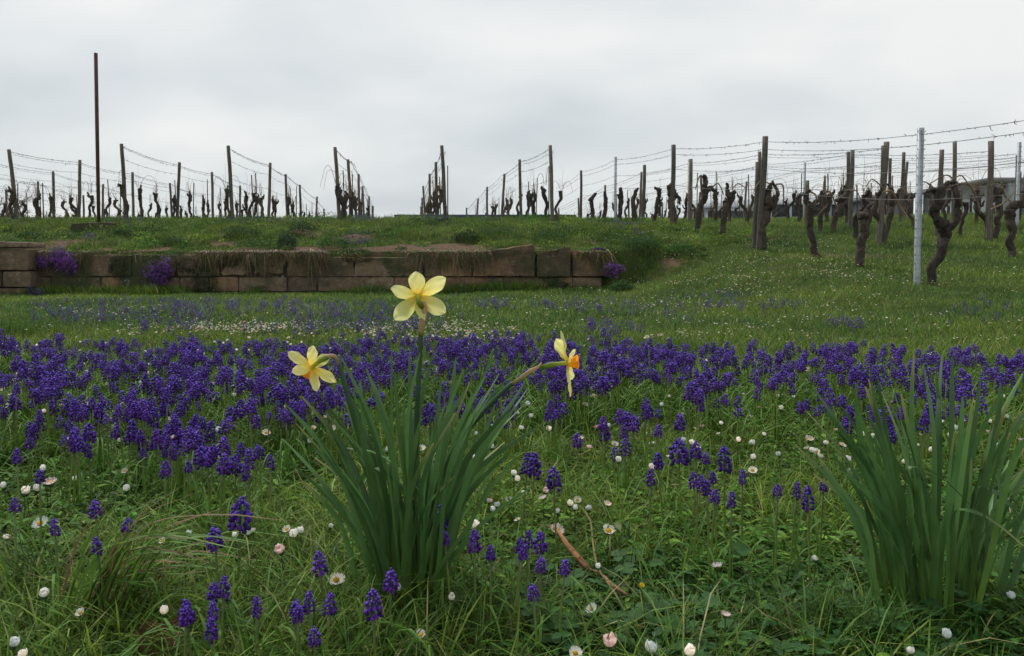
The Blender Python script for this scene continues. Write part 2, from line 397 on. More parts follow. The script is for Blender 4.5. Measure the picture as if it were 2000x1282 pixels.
# the bank, the slope on the right and the terrace with the vines
n = 210000; X, Y = sample_ground(n, 13.0, 20.5, 1.4)
cl = fbm(X*1.5+7, Y*1.9, 4); bb = bare(X, Y); k = (R.random(n) > bb*.62) & ((Y > 13.22) | (X > 1.5)); X, Y, cl, bb = X[k], Y[k], cl[k], bb[k]; n = len(X)
tall = sst(.45, .75, cl)
join(gr, blades(P3(X, Y, -.005), (.03+.07*R.random(n))*(.6+1.3*tall)*(1-.5*bb), .004+.004*R.random(n), R.random(n)*2*pi, .1+.6*R.random(n), .1+.6*R.random(n), np.where(R.random((n, 1)) < bb[:, None]*.9, np.array([.17, .115, .07])*(.5+R.random((n, 1))), gcol(n, X, Y, .07, .35)*(1.05-.3*tall[:, None])), 2))
n = 70000; X, Y = sample_ground(n, 20.5, 32, 1.0)
join(gr, blades(P3(X, Y, -.005), .05+.09*R.random(n), .006+.006*R.random(n), R.random(n)*2*pi, .1+.5*R.random(n), .1+.6*R.random(n), gcol(n, X, Y, .06, .3), 2))
n = 14000; X = -9.5+11.2*R.random(n); Y = WY-.16-.35*R.random(n)**1.5; kf = fbm(X*1.3+11, X*0+2, 3); k = R.random(n) < sst(.35, .65, kf)+.12; X, Y, kf = X[k], Y[k], kf[k]; n = len(X)
join(gr, blades(P3(X, Y, -.005), (.05+.09*R.random(n))*(.5+1.2*sst(.4, .7, kf)), .005+.006*R.random(n), R.random(n)*2*pi, .1+.5*R.random(n), .1+.7*R.random(n), gcol(n, X, Y, .04, .25)*.9, 2))
tag(gr.build('grass', M_grass), 'short green meadow grass covering lawn, bank and vineyard floor', 'grass', kind='stuff')

# low broad leaves between the blades
def leafcard(w_=.5, fold=.12):
    V = [[0, 0, 0], [w_*.42, .3, fold], [w_*.5, .62, fold*1.1], [0, 1, .02], [-w_*.5, .62, fold*1.1], [-w_*.42, .3, fold], [0, .3, 0], [0, .62, 0]]
    return np.array(V, float), np.array([[6, 1, 2, 7], [5, 6, 7, 4]]), np.array([[0, 1, 6], [0, 6, 5], [7, 2, 3], [4, 7, 3]]), np.ones((8, 3))
n = 95000; tx, ty = sample_ground(n, .62, 4.2, 1.5)
pu_, pv_ = proj(tx, ty, gz(tx, ty)); low_ = sst(940, 1000, pu_)*(1-sst(1480, 1560, pu_))*sst(900, 960, pv_)
k = R.random(n) < np.maximum(sst(.62, .4, fbm(tx*2.3+4, ty*2.3, 3))*.8+.08, low_*.8); tx, ty = tx[k], ty[k]; n = len(tx)
col = gcol(n, tx, ty, .02, .3)*np.array([.75, .95, .9]); sc = .007+.018*R.random(n)**2
gl = merge(leafcard(), P3(tx, ty, 0)+np.stack([0*tx, 0*tx, .004+.045*R.random(n)**1.3], -1), np.stack([sc, sc*1.3, sc], -1), R.random(n)*2*pi, .5*R.random(n)-.1, R.random(n)*2*pi, None)
gl.c = [np.repeat(col, 8, 0)]
# broad plantain-like leaves
n = 1500; tx, ty = sample_ground(n, .62, 3.2, 1.2); nb = R.integers(3, 7, n); idx = np.repeat(np.arange(n), nb)
X = tx[idx]; Y = ty[idx]; m_ = len(idx); sc = .045+.05*R.random(m_); az = R.random(m_)*2*pi
lf = leafcard(.28, .05); lf[0][:, 2] += .45*lf[0][:, 1]-.35*lf[0][:, 1]**2
g2 = merge(lf, P3(X, Y, .0), np.stack([sc, sc, sc], -1), az, .25*R.random(m_), R.random(m_)*2*pi)
g2.c = [np.repeat(gcol(m_, X, Y, .01, .1)*np.array([.8, .95, .8]), 8, 0)]; join(gl, g2)
# leafy clumps all over the bank
n = 2000; tx, ty = sample_ground(n, 13.25, 19, 1.8); k = (R.random(n) > bare(tx, ty)*.9) & (fbm(tx*1.1+3, ty*1.3, 3) > .40) & (tx < 3.5+1.5*R.random(n)); tx, ty = tx[k], ty[k]
nb = R.integers(30, 110, len(tx)); idx = np.repeat(np.arange(len(tx)), nb); m_ = len(idx); rad = (.07+.22*R.random(len(tx))**1.5)[idx]; d = nrm(R.normal(size=(m_, 3))); d[:, 2] = np.abs(d[:, 2])
pp = P3(tx[idx]+d[:, 0]*rad, ty[idx]+d[:, 1]*rad, 0); pp[:, 2] += d[:, 2]*rad*.65; sc = .022+.022*R.random(m_); az = np.arctan2(d[:, 1], d[:, 0])
g2 = merge(leafcard(.4), pp, np.stack([sc]*3, -1), az-pi/2+(R.random(m_)-.5)*2, .2+1.2*R.random(m_), az)
nl = 420; lx_ = -9.5+11*R.random(nl); kl = R.random(nl) < sst(.38, .58, fbm(lx_*1.1+31, lx_*0, 3)); lx_ = lx_[kl]; nl = len(lx_); ib = np.repeat(np.arange(nl), 46); ml = len(ib); dl = nrm(R.normal(size=(ml, 3))); rl_ = (.05+.09*R.random(nl))[ib]
ly_ = (WY-.07+.25*R.random(nl))[ib]; pl = np.stack([lx_[ib]+dl[:, 0]*rl_*1.3, ly_+dl[:, 1]*rl_*.6, .625+dl[:, 2]*rl_*.8-.05*np.clip(.1-(ly_-WY), 0, 1)*8], -1); sl = .016+.02*R.random(ml); azl = np.arctan2(dl[:, 1], dl[:, 0])
g3 = merge(leafcard(.35), pl, np.stack([sl]*3, -1), azl-pi/2+(R.random(ml)-.5)*2, .3+1.6*R.random(ml), azl); g3.c = [np.repeat((gcol(nl, lx_, lx_, .12, .3)*(.6+.7*R.random((nl, 1))))[ib]*(.6+.7*R.random((ml, 1))), 8, 0)]
cb_ = (gcol(len(tx), tx, ty, .01, .35)*(.55+.95*R.random((len(tx), 1))))[idx]; g2.c = [np.repeat(cb_*(.6+.8*R.random((m_, 1))), 8, 0)]; join(gl, g2); join(gl, g3)
tag(gl.build('ground_cover', M_leaf), 'low broad leaved weeds spread between the foreground grass', 'weeds', kind='stuff')
# clover in the lower middle
cg = G()
for _ in range(420):
    u = 1000+R.random()*900; v = 1120+R.random()*230
    if u > 1350 and R.random() < .6: continue
    p = on_ground(u, v, .02, .5, 2); hz = .03+.035*R.random(); s = .011+.008*R.random(); a0 = R.random()*6.28
    tube(cg, [[p.x, p.y, p.z], [p.x+.003, p.y, p.z+hz]], [.0007], 4, (.06, .12, .03), cap=False)
    tl, ta = R.random()*.5, R.random()*6.28
    for k in range(3):
        h_ = merge(leafcard(1.05, .08), np.array([[p.x+.003, p.y, p.z+hz]]), np.array([[s, s, s]]), np.array([a0+k*2.094]), np.array([tl]), np.array([ta]), np.array([[.05, .125, .035]])*(.8+.4*R.random()))
        join(cg, h_)
tag(cg.build('clover', M_leaf), 'round three lobed clover leaves low in the bottom foreground', 'clover', kind='stuff')

# ------------------------------------------------------------------ wall
def block(g, x0, x1, z0, z1, yf, depth, c, jit=.017, bev=.026, skew=0.):
    """a worn ashlar block: rounded edges, uneven face"""
    nx = max(3, int((x1-x0)/.06)); nz = max(3, int((z1-z0)/.06)); ny = 3
    bx = np.linspace(-1, 1, nx+1); bz = np.linspace(-1, 1, nz+1); by = np.linspace(-1, 1, ny+1)
    def face(A, B, fn):
        a, b_ = np.meshgrid(A, B, indexing='ij'); p = fn(a, b_); na, nb_ = a.shape
        i = np.arange(na-1)[:, None]*nb_; j = np.arange(nb_-1)[None]
        return p.reshape(-1, 3), np.stack([i+j, i+nb_+j, i+nb_+j+1, i+j+1], -1).reshape(-1, 4)
    cx, cz, cy = (x0+x1)/2, (z0+z1)/2, yf+depth/2; hx, hz, hy = (x1-x0)/2, (z1-z0)/2, depth/2
    o1 = np.ones_like
    for A, B, fn in ((bx, bz, lambda a, b: np.stack([a, -o1(a), b], -1)), (bx, bz, lambda a, b: np.stack([-a, o1(a), b], -1)), (by, bz, lambda a, b: np.stack([o1(a), a, b], -1)), (by, bz, lambda a, b: np.stack([-o1(a), -a, b], -1)), (bx, by, lambda a, b: np.stack([a, b, o1(a)], -1)), (bx, by, lambda a, b: np.stack([a, -b, -o1(a)], -1))):
        p, q = face(A, B, fn); H = np.array([hx, hy, hz]); w_ = p*H
        inner = np.clip(w_, -(H-bev), H-bev); d = w_-inner; w_ = inner+nrm(d)*np.minimum(bev, np.linalg.norm(d, axis=1, keepdims=True)+1e-6)
        pp = w_+np.array([cx, cy, cz]); nn = fbm(pp[:, 0]*7+pp[:, 1]*3, pp[:, 2]*7+pp[:, 1]*5, 3)-.5
        pp = pp+nrm(w_)*nn[:, None]*jit*3; pp[:, 2] += skew*(pp[:, 0]-cx)*(p[:, 2]+1)/2
        g.add(pp, q, None, c)
def zw(v, Y=WY-.1): return at(1000, v, Y).z
def xw(u, Y=WY-.1): return at(u, 560, Y).x
def stone_c():
    k = R.random(); base = np.array([.26, .195, .130])*(1-k)+np.array([.17, .135, .098])*k
    if R.random() < .25: base = np.array([.31, .205, .125])
    return base*(.75+.5*R.random())
wall = empty('stone_wall', (0, 0, 0)); tag(wall, 'low old sandstone block wall holding back the grassy bank', 'wall')
g = G()
tops = [-160, -60, 60, 165, 258, 345, 430, 560, 692, 828, 862, 922]
for a, b_ in zip(tops[:-1], tops[1:]):
    dz = .012*(R.random()-.5); block(g, xw(a)+.003, xw(b_)-.003, zw(541)+.003+.006*(R.random()-.5), zw(503 if a > 500 else 498)+dz, WY-.1+.03*(R.random()-.5), .3, stone_c())
zoff = lambda: .010*(R.random()-.5)
mids = [-120, -30, 52, 100, 197, 276, 352, 408, 466, 562, 620, 724, 770, 858, 984, 1062, 1118, 1176]
for a, b_ in zip(mids[:-1], mids[1:]): block(g, xw(a)+.003, xw(b_)-.003, zw(570)+.003, zw(541.5)-.004*R.random(), WY-.115+.02*(R.random()-.5), .3, stone_c())
lows = [-150, -70, 30, 140, 240, 290, 345, 440, 545, 640, 760, 880, 1000, 1120]
for a, b_ in zip(lows[:-1], lows[1:]): block(g, xw(a)+.003, xw(b_)-.003, -.12, zw(570.5)-.004*R.random(), WY-.125+.02*(R.random()-.5), .3, stone_c()*.85)
g.build('masonry', M_stone, wall)
g = G()   # packed earth core behind the blocks
block(g, xw(-150), xw(1150), -.1, zw(512), WY-.085, .2, np.array([.045, .036, .026]), .006); g.build('rubble_core', M_stone, wall)
for a, b_, v0, v1, sk, yo in ((924, 1044, 541, 486, .16, -.05), (1048, 1114, 542, 488, .22, -.04), (1118, 1194, 541, 493, -.12, -.02)):
    g = G(); block(g, xw(a), xw(b_), zw(v0)+.004, zw(v1), WY-.12+yo, .42, stone_c()*.8, .014, .03, sk); g.build('capstone', M_stone, wall)
g = G(); Yp = WY-.38
block(g, at(-140, 500, Yp).x, at(56, 500, Yp).x, at(0, 529, Yp).z+.004, at(0, 486, Yp).z, Yp, .5, stone_c()*.7, .01)
block(g, at(-140, 500, Yp).x, at(-0, 500, Yp).x, at(0, 562, Yp).z+.004, at(0, 530, Yp).z, Yp-.01, .5, stone_c()*.8, .01)
block(g, at(2, 500, Yp).x, at(58, 500, Yp).x, at(0, 562, Yp).z+.004, at(0, 530, Yp).z, Yp+.005, .5, stone_c()*.9, .01)
block(g, at(-140, 500, Yp).x, at(52, 500, Yp).x, -.1, at(0, 563, Yp).z, Yp, .5, stone_c()*.8, .01); g.build('end_pier', M_stone, wall)
g = G(); block(g, at(-140, 480, Yp).x, at(42, 480, Yp).x, at(0, 485, Yp).z+.006, at(0, 470, Yp).z, Yp-.04, .7, np.array([.33, .26, .2]), .008, .03, -.03); g.build('coping_slab', M_stone, wall)

# roots and dry grass hanging over the lip of the wall
n = 7000; X = -9.5+11*R.random(n); kf = fbm(X*1.9, X*0+3, 4); k = R.random(n) < sst(.42, .62, kf)*.9+.05; X = X[k]; kf = kf[k]; n = len(X)
Y0 = WY-.10+.22*R.random(n); Ln = (.02+.34*R.random(n)**2)*(.2+2.4*np.maximum(0, kf-.25)); s5 = np.linspace(0, 1, 5); oy = -(Y0-(WY-.15)+.05*R.random(n))[:, None]*np.minimum(1, s5*2.2)
z5 = (gz(X, Y0+.25)*0+.625+.05*R.random(n))[:, None]+Ln[:, None]*(.25*np.sin(s5*3.1)-s5**1.8*.95); x5 = X[:, None]+(R.normal(size=n)*.13)[:, None]*s5**1.5
Cn = np.stack([x5, Y0[:, None]+oy, z5], -1); wv = (.003+.005*R.random(n))[:, None, None]*np.array([1, 1, .9, .6, .1])[None, :, None]*np.array([1, 0, 0])
V = np.stack([Cn-wv, Cn+wv], 2).reshape(-1, 3); kk = np.arange(4)*2; q1 = np.stack([kk, kk+1, kk+3, kk+2], -1); hg = G(); hg.v = [V]; hg.n = len(V); hg.q = [(q1[None]+(np.arange(n)*10)[:, None, None]).reshape(-1, 4)]
pal = np.array([[.16, .10, .06], [.10, .07, .045], [.07, .10, .03], [.05, .085, .02], [.26, .2, .13]]); hg.c = [np.repeat(pal[R.integers(0, 5, n)]*(.7+.6*R.random((n, 1))), 10, 0)]
tag(hg.build('hanging_roots', M_grass), 'dry roots and grass hanging over the lip of the stone wall', 'roots', kind='stuff')
# ------------------------------------------------------------------ leafy things on wall and bank
def cloud_leaves(c, r, n, size, col, flat=.6, shell=.55, wfac=.45, low=-.3):
    """n small leaves scattered through an uneven mound"""
    d = nrm(R.normal(size=(n, 3))); d[:, 2] = np.where(d[:, 2] < low, -d[:, 2], d[:, 2])
    rad = (shell+(1-shell)*R.random(n))*(.72+.55*fbm(d[:, 0]*2.2+c[0]*3, d[:, 2]*2.2+d[:, 1]*2+c[1], 3))
    p = np.array(c)+d*rad[:, None]*np.array(r)
    s = size*(.6+.8*R.random(n))
    az = np.arctan2(d[:, 1], d[:, 0])+(R.random(n)-.5)*2
    h = merge(leafcard(wfac), p, np.stack([s, s, s], -1), az-pi/2, .2+R.random(n)*1.4, az+pi*0)
    cc = np.asarray(col)*(.6+.8*R.random((n, 1))); h.c = [np.repeat(cc, 8, 0)]; return h
def aubrieta(u, v, wpx, hpx, Y, label, dens=1., colr=(.23, .078, .38), name='aubrieta_cushion', cat='flowering plant'):
    p = at(u, v, Y); rx, rz = wpx/F*Y/2*.86, hpx/F*Y/2*.86; ry = min(rx, rz)*.9
    o = empty(name, (p.x, p.y, p.z)); tag(o, label, cat, 'purple cushion plants on the wall')
    nlb = 9; lc = nrm(R.normal(size=(nlb, 3)))*np.array([rx, ry*.5, rz])*(.25+.5*R.random((nlb, 1))); lr = .40+.34*R.random(nlb); lc[:, 1] = -np.abs(lc[:, 1])
    gf = G()
    for a_, r_ in zip(lc, lr): join(gf, cloud_leaves(a_, (rx*r_, ry*r_, rz*r_*1.15), int(300*dens)+30, .022, (.055, .085, .04), low=-1))
    gf.build('foliage', M_leaf, o)
    n = int(2300*dens); d = nrm(R.normal(size=(n, 3))); d[:, 1] = -np.abs(d[:, 1]); rad = (.72+.42*R.random(n))*(.4+1.2*fbm(d[:, 0]*2.6+u, d[:, 2]*2.6+d[:, 1]*2, 3))
    k = R.random(n) < (.2+.5*sst(-.9, .4, d[:, 2]))*(.5+fbm(d[:, 0]*5, d[:, 2]*5+u, 2)); d, rad = d[k], rad[k]; n = len(d)
    il = R.integers(0, nlb, n); pp = lc[il]+d*np.clip(rad, .7, 1.25)[:, None]*np.array([rx, ry, rz])*lr[il][:, None]; pp[:, 2] -= rz*.5*R.random(n)**6; s = .0105*(.6+.8*R.random(n))
    V = np.array([[0, 0, 0], [1, .5, .1], [1.15, 0, .15], [1, -.5, .1], [0, 0, 0], [-.5, 1, .1], [0, 1.15, .15], [.5, 1, .1], [0, 0, 0], [-1, -.5, .1], [-1.15, 0, .15], [-1, .5, .1], [0, 0, 0], [.5, -1, .1], [0, -1.15, .15], [-.5, -1, .1]], float)
    h = merge((V, np.arange(16).reshape(4, 4), np.zeros((0, 3), int), np.ones((16, 3))), pp, np.stack([s]*3, -1), R.random(n)*6, 1.2+R.random(n)*.6-.9*np.clip(d[:, 2], 0, 1), np.arctan2(d[:, 1], d[:, 0]))
    h.c = [np.repeat(np.array(colr)*(.6+.9*R.random((n, 1))), 16, 0)]; h.build('blossoms', M_petal, o); return o
aubrieta(122, 510, 66, 58, WY-.16, 'large rounded purple flower cushion hanging on left part of wall')
aubrieta(84, 512, 38, 34, WY-.14, 'small purple flower cushion joining left side of the largest one', .4)
aubrieta(313, 528, 56, 72, WY-.16, 'tall magenta violet flower cushion trailing down middle of left wall')
aubrieta(1197, 529, 52, 40, WY-.28, 'loose purple flower cushion at right end of the wall', .3, (.2, .07, .33))
aubrieta(1168, 488, 34, 12, WY+.1, 'flat purple flower patch on top of the last wall block', .2, (.2, .07, .3))
aubrieta(68, 571, 46, 26, WY-.5, 'faded bluish flowering plant at foot of wall beside left pier', .22, (.13, .11, .25))
def weed(u, v, wpx, hpx, label, col=(.055, .12, .025), size=.03, n=900, hz=None, wf=.35):
    p = on_ground(u, v+hpx*.45, 0, 8); Y = p.y; rx, rz = wpx/F*Y/2, hpx/F*Y*.62
    o = cloud_leaves((0, 0, rz*.4), (rx, rx*.6, rz*1.25), n, size, col, low=-.2, wfac=wf); g_ = o
    ob = g_.build('weed_clump', M_leaf); ob.location = p; tag(ob, label, 'plant', 'leafy clumps on the bank'); return ob
for a in ((475, 452, 90, 30, 'dark leafy clump high on bank above middle wall', (.035, .085, .022)), (590, 448, 60, 30, 'rounded dark green clump high on bank left of bare earth', (.04, .085, .03)),
          (500, 478, 100, 26, 'bright leafy clump low on bank above wall middle', (.07, .14, .03)), (560, 472, 40, 34, 'bluish green clump between two brighter clumps on bank', (.04, .08, .045)),
          (650, 475, 70, 26, 'mid green clump at left edge of bare red earth', (.055, .12, .03)), (690, 495, 70, 24, 'clump with thin stalks hanging over wall near its middle', (.05, .09, .03)),
          (975, 455, 110, 34, 'broad bright leafy clump above the tallest wall block', (.055, .125, .026)), (1075, 462, 80, 28, 'leafy green clump above loose block near right end', (.045, .11, .025)),
          (910, 462, 60, 24, 'dark clump behind the bare red earth patch', (.035, .07, .02)), (1255, 478, 90, 36, 'tufted clump on slope right of the wall end', (.045, .11, .03)),
          (1330, 486, 70, 30, 'long grassy clump on slope below the leaning vines', (.05, .13, .03)), (340, 470, 60, 18, 'low flat clump on bank above magenta cushion', (.06, .12, .03)),
          (240, 455, 40, 18, 'small clump right of the mossy footing stone', (.055, .12, .03)), (60, 460, 60, 16, 'low clump on bank behind the left pier', (.05, .11, .03)), (1215, 560, 50, 22, 'low clump on the lawn beside wall end', (.045, .11, .025))):
    weed(a[0], a[1], a[2], a[3], a[4], a[5])
for u, v, wp, hp, lb, cl_ in ((400, 548, 56, 74, 'green herb climbing lower wall left of centre', (.035, .065, .025)), (112, 572, 60, 28, 'grassy weed at wall foot under large purple cushion', (.045, .1, .025)), (505, 572, 40, 34, 'soft green weed at wall foot near centre', (.04, .075, .03)),
                              (370, 516, 60, 34, 'mossy trailing growth on upper wall left of centre', (.04, .055, .022)), (440, 510, 70, 26, 'dark moss curtain over wall edge', (.035, .05, .02)), (230, 520, 40, 50, 'sparse creeper on wall between two purple cushions', (.04, .055, .022)), (960, 500, 60, 30, 'green moss over top of the tallest wall block', (.04, .07, .022)), (1005, 492, 50, 16, 'low green mat on top of wall left of the loose blocks', (.05, .08, .025)), (1082, 487, 56, 16, 'green mat growing over the loose block near right end', (.05, .085, .025)), (700, 503, 80, 20, 'dry brown and green mat over wall lip near middle', (.09, .075, .035)), (1090, 556, 44, 24, 'weed tuft at wall foot near right end', (.04, .09, .025)), (750, 570, 60, 14, 'weed tuft at wall foot left of the highest daffodil', (.04, .09, .025))):
    p = at(u, v, WY-.13); o = cloud_leaves((0, 0, 0), (wp/F*WY/2, .07, hp/F*WY/2), int(wp*hp*.5), .022, cl_, low=-1, wfac=.4).build('wall_weed', M_leaf)
    o.location = p; tag(o, lb, 'plant', 'weeds growing on the wall')

# ------------------------------------------------------------------ posts, wires, vines
def mk_post(h, r, lean=0., seed=0, n=9):
    g = G(); zs = np.linspace(-.15, h, 9); x = np.cumsum((R.random(9)-.5)*.012)+zs*lean
    tube(g, np.stack([x, (R.random(9)-.5)*.008, zs], -1), [r*1.08, r, r*.95, r*.92], n, jit=.07); return g
POSTM = [mk_post(1.62, .042, l).mesh('post', M_post) for l in (-.05, 0., .03, .06, -.02)]
ORD = ['first', 'second', 'third', 'fourth', 'fifth', 'sixth', 'seventh', 'eighth', 'ninth', 'tenth', 'eleventh', 'twelfth', 'thirteenth', 'fourteenth', 'fifteenth', 'sixteenth', 'seventeenth', 'eighteenth', 'nineteenth', 'twentieth']
def nth(i): return ORD[i] if i < 20 else 'far'
def put_post(X, Y, h=1.62, lean=None, label='', me=None, r=1.):
    o = bpy.data.objects.new('trellis_post', me or POSTM[random.randrange(5)]); COL.objects.link(o)
    o.location = (X, Y, g1(X, Y)); o.scale = (r, r, h/1.62); o.rotation_euler = (0, 0, random.choice((0, pi))+random.uniform(-.3, .3))
    if lean is not None: o.rotation_euler = (0, lean, 0); o.data = POSTM[1]
    return tag(o, label, 'post', 'wooden posts of the vineyard trellis')
def gnarl(g, pts, rad, seg=14, n=9, jit=.16, c=(1, 1, 1)):
    seg = int(seg*1.6); p = resamp(pts, seg); ls = np.linspace(0, 1, seg); o3 = R.random(3)*50
    p = p+np.stack([vn(ls*7+o3[i], ls*0+3)-.5 for i in range(3)], -1)*np.mean(rad)*.85
    r = np.interp(ls, np.linspace(0, 1, len(rad)), rad)*(.82+.36*fbm(ls*5+o3[0], ls*0+9, 3)); tube(g, p, r, n, c, jit=jit)
def cane_arc(p0, az, reach, rise, r=.006):
    d = np.array([cos(az), sin(az), 0]); p0 = np.array(p0)
    g = G(); pts = [p0, p0+d*reach*.3+[0, 0, rise], p0+d*reach*.7+[0, 0, rise*.9+.02*R.random()], p0+d*reach+[0, 0, -.1-.15*R.random()]]
    pts = np.array(pts)+(R.random((4, 3))-.5)*.05; tube(g, pts, [r, r*.8, r*.5], 5, seg=12, jit=.1); return g
def cane_up(p0, h, r=.004):
    g = G(); p0 = np.array(p0); k = (R.random(2)-.5)*.5
    tube(g, [p0, p0+[k[0]*.3, k[1]*.2, h*.4], p0+[k[0]*.1, k[1]*.2, h*.75], p0+[k[0]*.6, k[1]*.3, h]], [r, r*.7, r*.35], 4, seg=9, jit=.1); return g
def proto_vine():
    """gnarled old trunk with a knotted head; row direction is local Y"""
    o = empty('grapevine'); hh = .72+.3*R.random(); lx, ly = (R.random(2)-.5)*.28; g = G()
    k1 = (R.random(3)-.5)*.12
    mid = [lx*.3+k1[0], ly*.4+k1[1], hh*.5]; top = [lx, ly, hh]
    gnarl(g, [[0, 0, -.08], [lx*.1, ly*.1, hh*.25], mid, [lx*.8+k1[2], ly*.8, hh*.78], top], [.055, .038, .036, .048, .058], 16)
    for _ in range(R.integers(1, 4)):       # knotted head with short arms
        a = R.random()*6.28; L = .05+.17*R.random(); e_ = [top[0]+cos(a)*L*.6, top[1]+sin(a)*L, top[2]-.04+.2*R.random()]
        gnarl(g, [[top[0], top[1], top[2]-.05], [(top[0]+e_[0])/2+.03*cos(a), (top[1]+e_[1])/2, top[2]+.01], e_], [.048, .034, .014], 7, 7, .25)
    if R.random() < .4:
        a = R.random()*6.28; gnarl(g, [mid, [mid[0]+cos(a)*.1, mid[1]+sin(a)*.1, mid[2]+.05], [mid[0]+cos(a)*.14, mid[1]+sin(a)*.14, mid[2]+.16]], [.03, .025, .015], 6, 6, .25)
    g.build('trunk', M_bark, o)
    for s in (-1, 1):
        if R.random() < .65: cane_arc([top[0], top[1]+s*.05, top[2]+.1], s*pi/2+(R.random()-.5)*.5, .45+.3*R.random(), .12+.22*R.random()).build('cane', M_cane, o)
    for _ in range(R.integers(2, 6)): cane_up([top[0]+.05*(R.random()-.5), top[1]+.2*(R.random()-.5), top[2]+.05], .15+.75*R.random()**1.4).build('cane', M_cane, o)
    return o
PROTO = [proto_vine() for _ in range(9)]; used = set()
def put_vine(X, Y, label, s=1.):
    k = random.randrange(9)
    if k in used: o = copy_tree(PROTO[k])
    else: o = PROTO[k]; used.add(k)
    o.location = (X, Y, g1(X, Y)); q_ = s*.84*random.uniform(.88, 1.12); o.scale = (q_*1.05, q_*1.05, q_)
    o.rotation_euler = (0, 0, .137+random.choice((0, pi))+random.uniform(-.4, .4)); tag(o, label, 'grapevine', 'old pruned grapevines in rows')
STAKE = [G() for _ in range(3)]
for i_, s_g in enumerate(STAKE): tube(s_g, [[0, 0, -.1], [.01*(i_-1), 0, .6], [.03*(i_-1), 0, 1.25]], [.014, .013], 6, jit=.08)
STAKE = [s_g.mesh('stake', M_stake) for s_g in STAKE]
def wire(pts, label, r=.0035, dens=7, group='trellis wires of the vineyard'):
    g = G(); P_ = []
    for a, b_ in zip(pts[:-1], pts[1:]):
        for s in np.linspace(0, 1, 6)[:-1]:
            q_ = np.array(a)*(1-s)+np.array(b_)*s; q_[2] -= .05*4*s*(1-s)*min(1, np.linalg.norm(np.array(b_)-a)/4.5); P_.append(q_)
    P_.append(np.array(pts[-1])); P_ = np.array(P_); tube(g, P_, [r], 4, cap=False)
    o = g.build('trellis_wire', M_wire); tag(o, label, 'wire', group)
    L = np.linalg.norm(np.diff(P_, axis=0), axis=1).sum(); n = int(L*dens)
    if n:
        g = G(); k = len(P_)-1
        for _ in range(n):
            t_ = R.random()*k; i0 = min(int(t_), k-1); p = P_[i0]*(1-(t_-i0))+P_[i0+1]*(t_-i0)
            m_ = R.integers(2, 4); q_ = [p]; ud = (R.random()-.6)*.022; 
            for _k in range(m_): q_.append(q_[-1]+(R.random(3)-.5)*[.05, .07, .03]*R.random()+[0, 0, ud])
            tube(g, q_, [.003+.004*R.random(), .002], 3)
        tag(g.build('dried_tendrils', M_stake, o), kind='stuff')
    return o
def rowx(L, Y): return L-.1375*Y
ROWS = [  # L offset, label, distances of posts
    (-17.9, 'sixth row left of the rusty pole', [31, 35.5]), (-15.5, 'fifth row left of the rusty pole', [28, 32.5, 37]), (-13.2, 'third row left of the rusty pole', [25.5, 30, 34.5]),
    (-10.9, 'second row left of the rusty pole', [21, 26, 30.2, 34.8]), (-8.33, 'row starting at left edge of the photo', [18, 21.4, 25.8, 30.3, 34.9]),
    (-5.96, 'row right of the rusty pole', [18, 22.1, 26.4, 30.8, 35.4]), (-3.63, 'row above the middle of the wall', [18, 22.9, 26.8, 30.6, 35.6, 40.9]), (-1.29, 'row left of the open aisle', [18, 22.7, 26.9, 31, 35.5, 40]),
    (1.03, 'row right of the open aisle', [18, 22.5, 27, 31.5, 36, 40.5]), (3.37, 'second row right of the open aisle', [18, 22.7, 27, 31.5, 36, 40.5]),
    (5.7, 'row of the bright metal post', None), (8.03, 'row behind the bright metal post', [13.7, 18.2, 22.8, 27.4, 32, 36.5, 41]), (10.36, 'third row from the slope at right', [14.4, 19, 23.5, 28, 32.5, 37, 41.5]),
    (12.7, 'fourth row from the slope at right', [16.9, 21.3, 25.8, 30.3, 35, 39.5]), (15.0, 'fifth row from the slope at right', [20, 24.5, 29, 33.5, 38]), (17.4, 'sixth row from the slope at right', [23, 27.5, 32]), (19.8, 'farthest row at right edge', [26, 30])]
TOPX = {-8.33: -.09, -5.96: -.035, -3.63: -.04, -1.29: -.05, 1.03: -.045, 3.37: -.03}
nv = 0
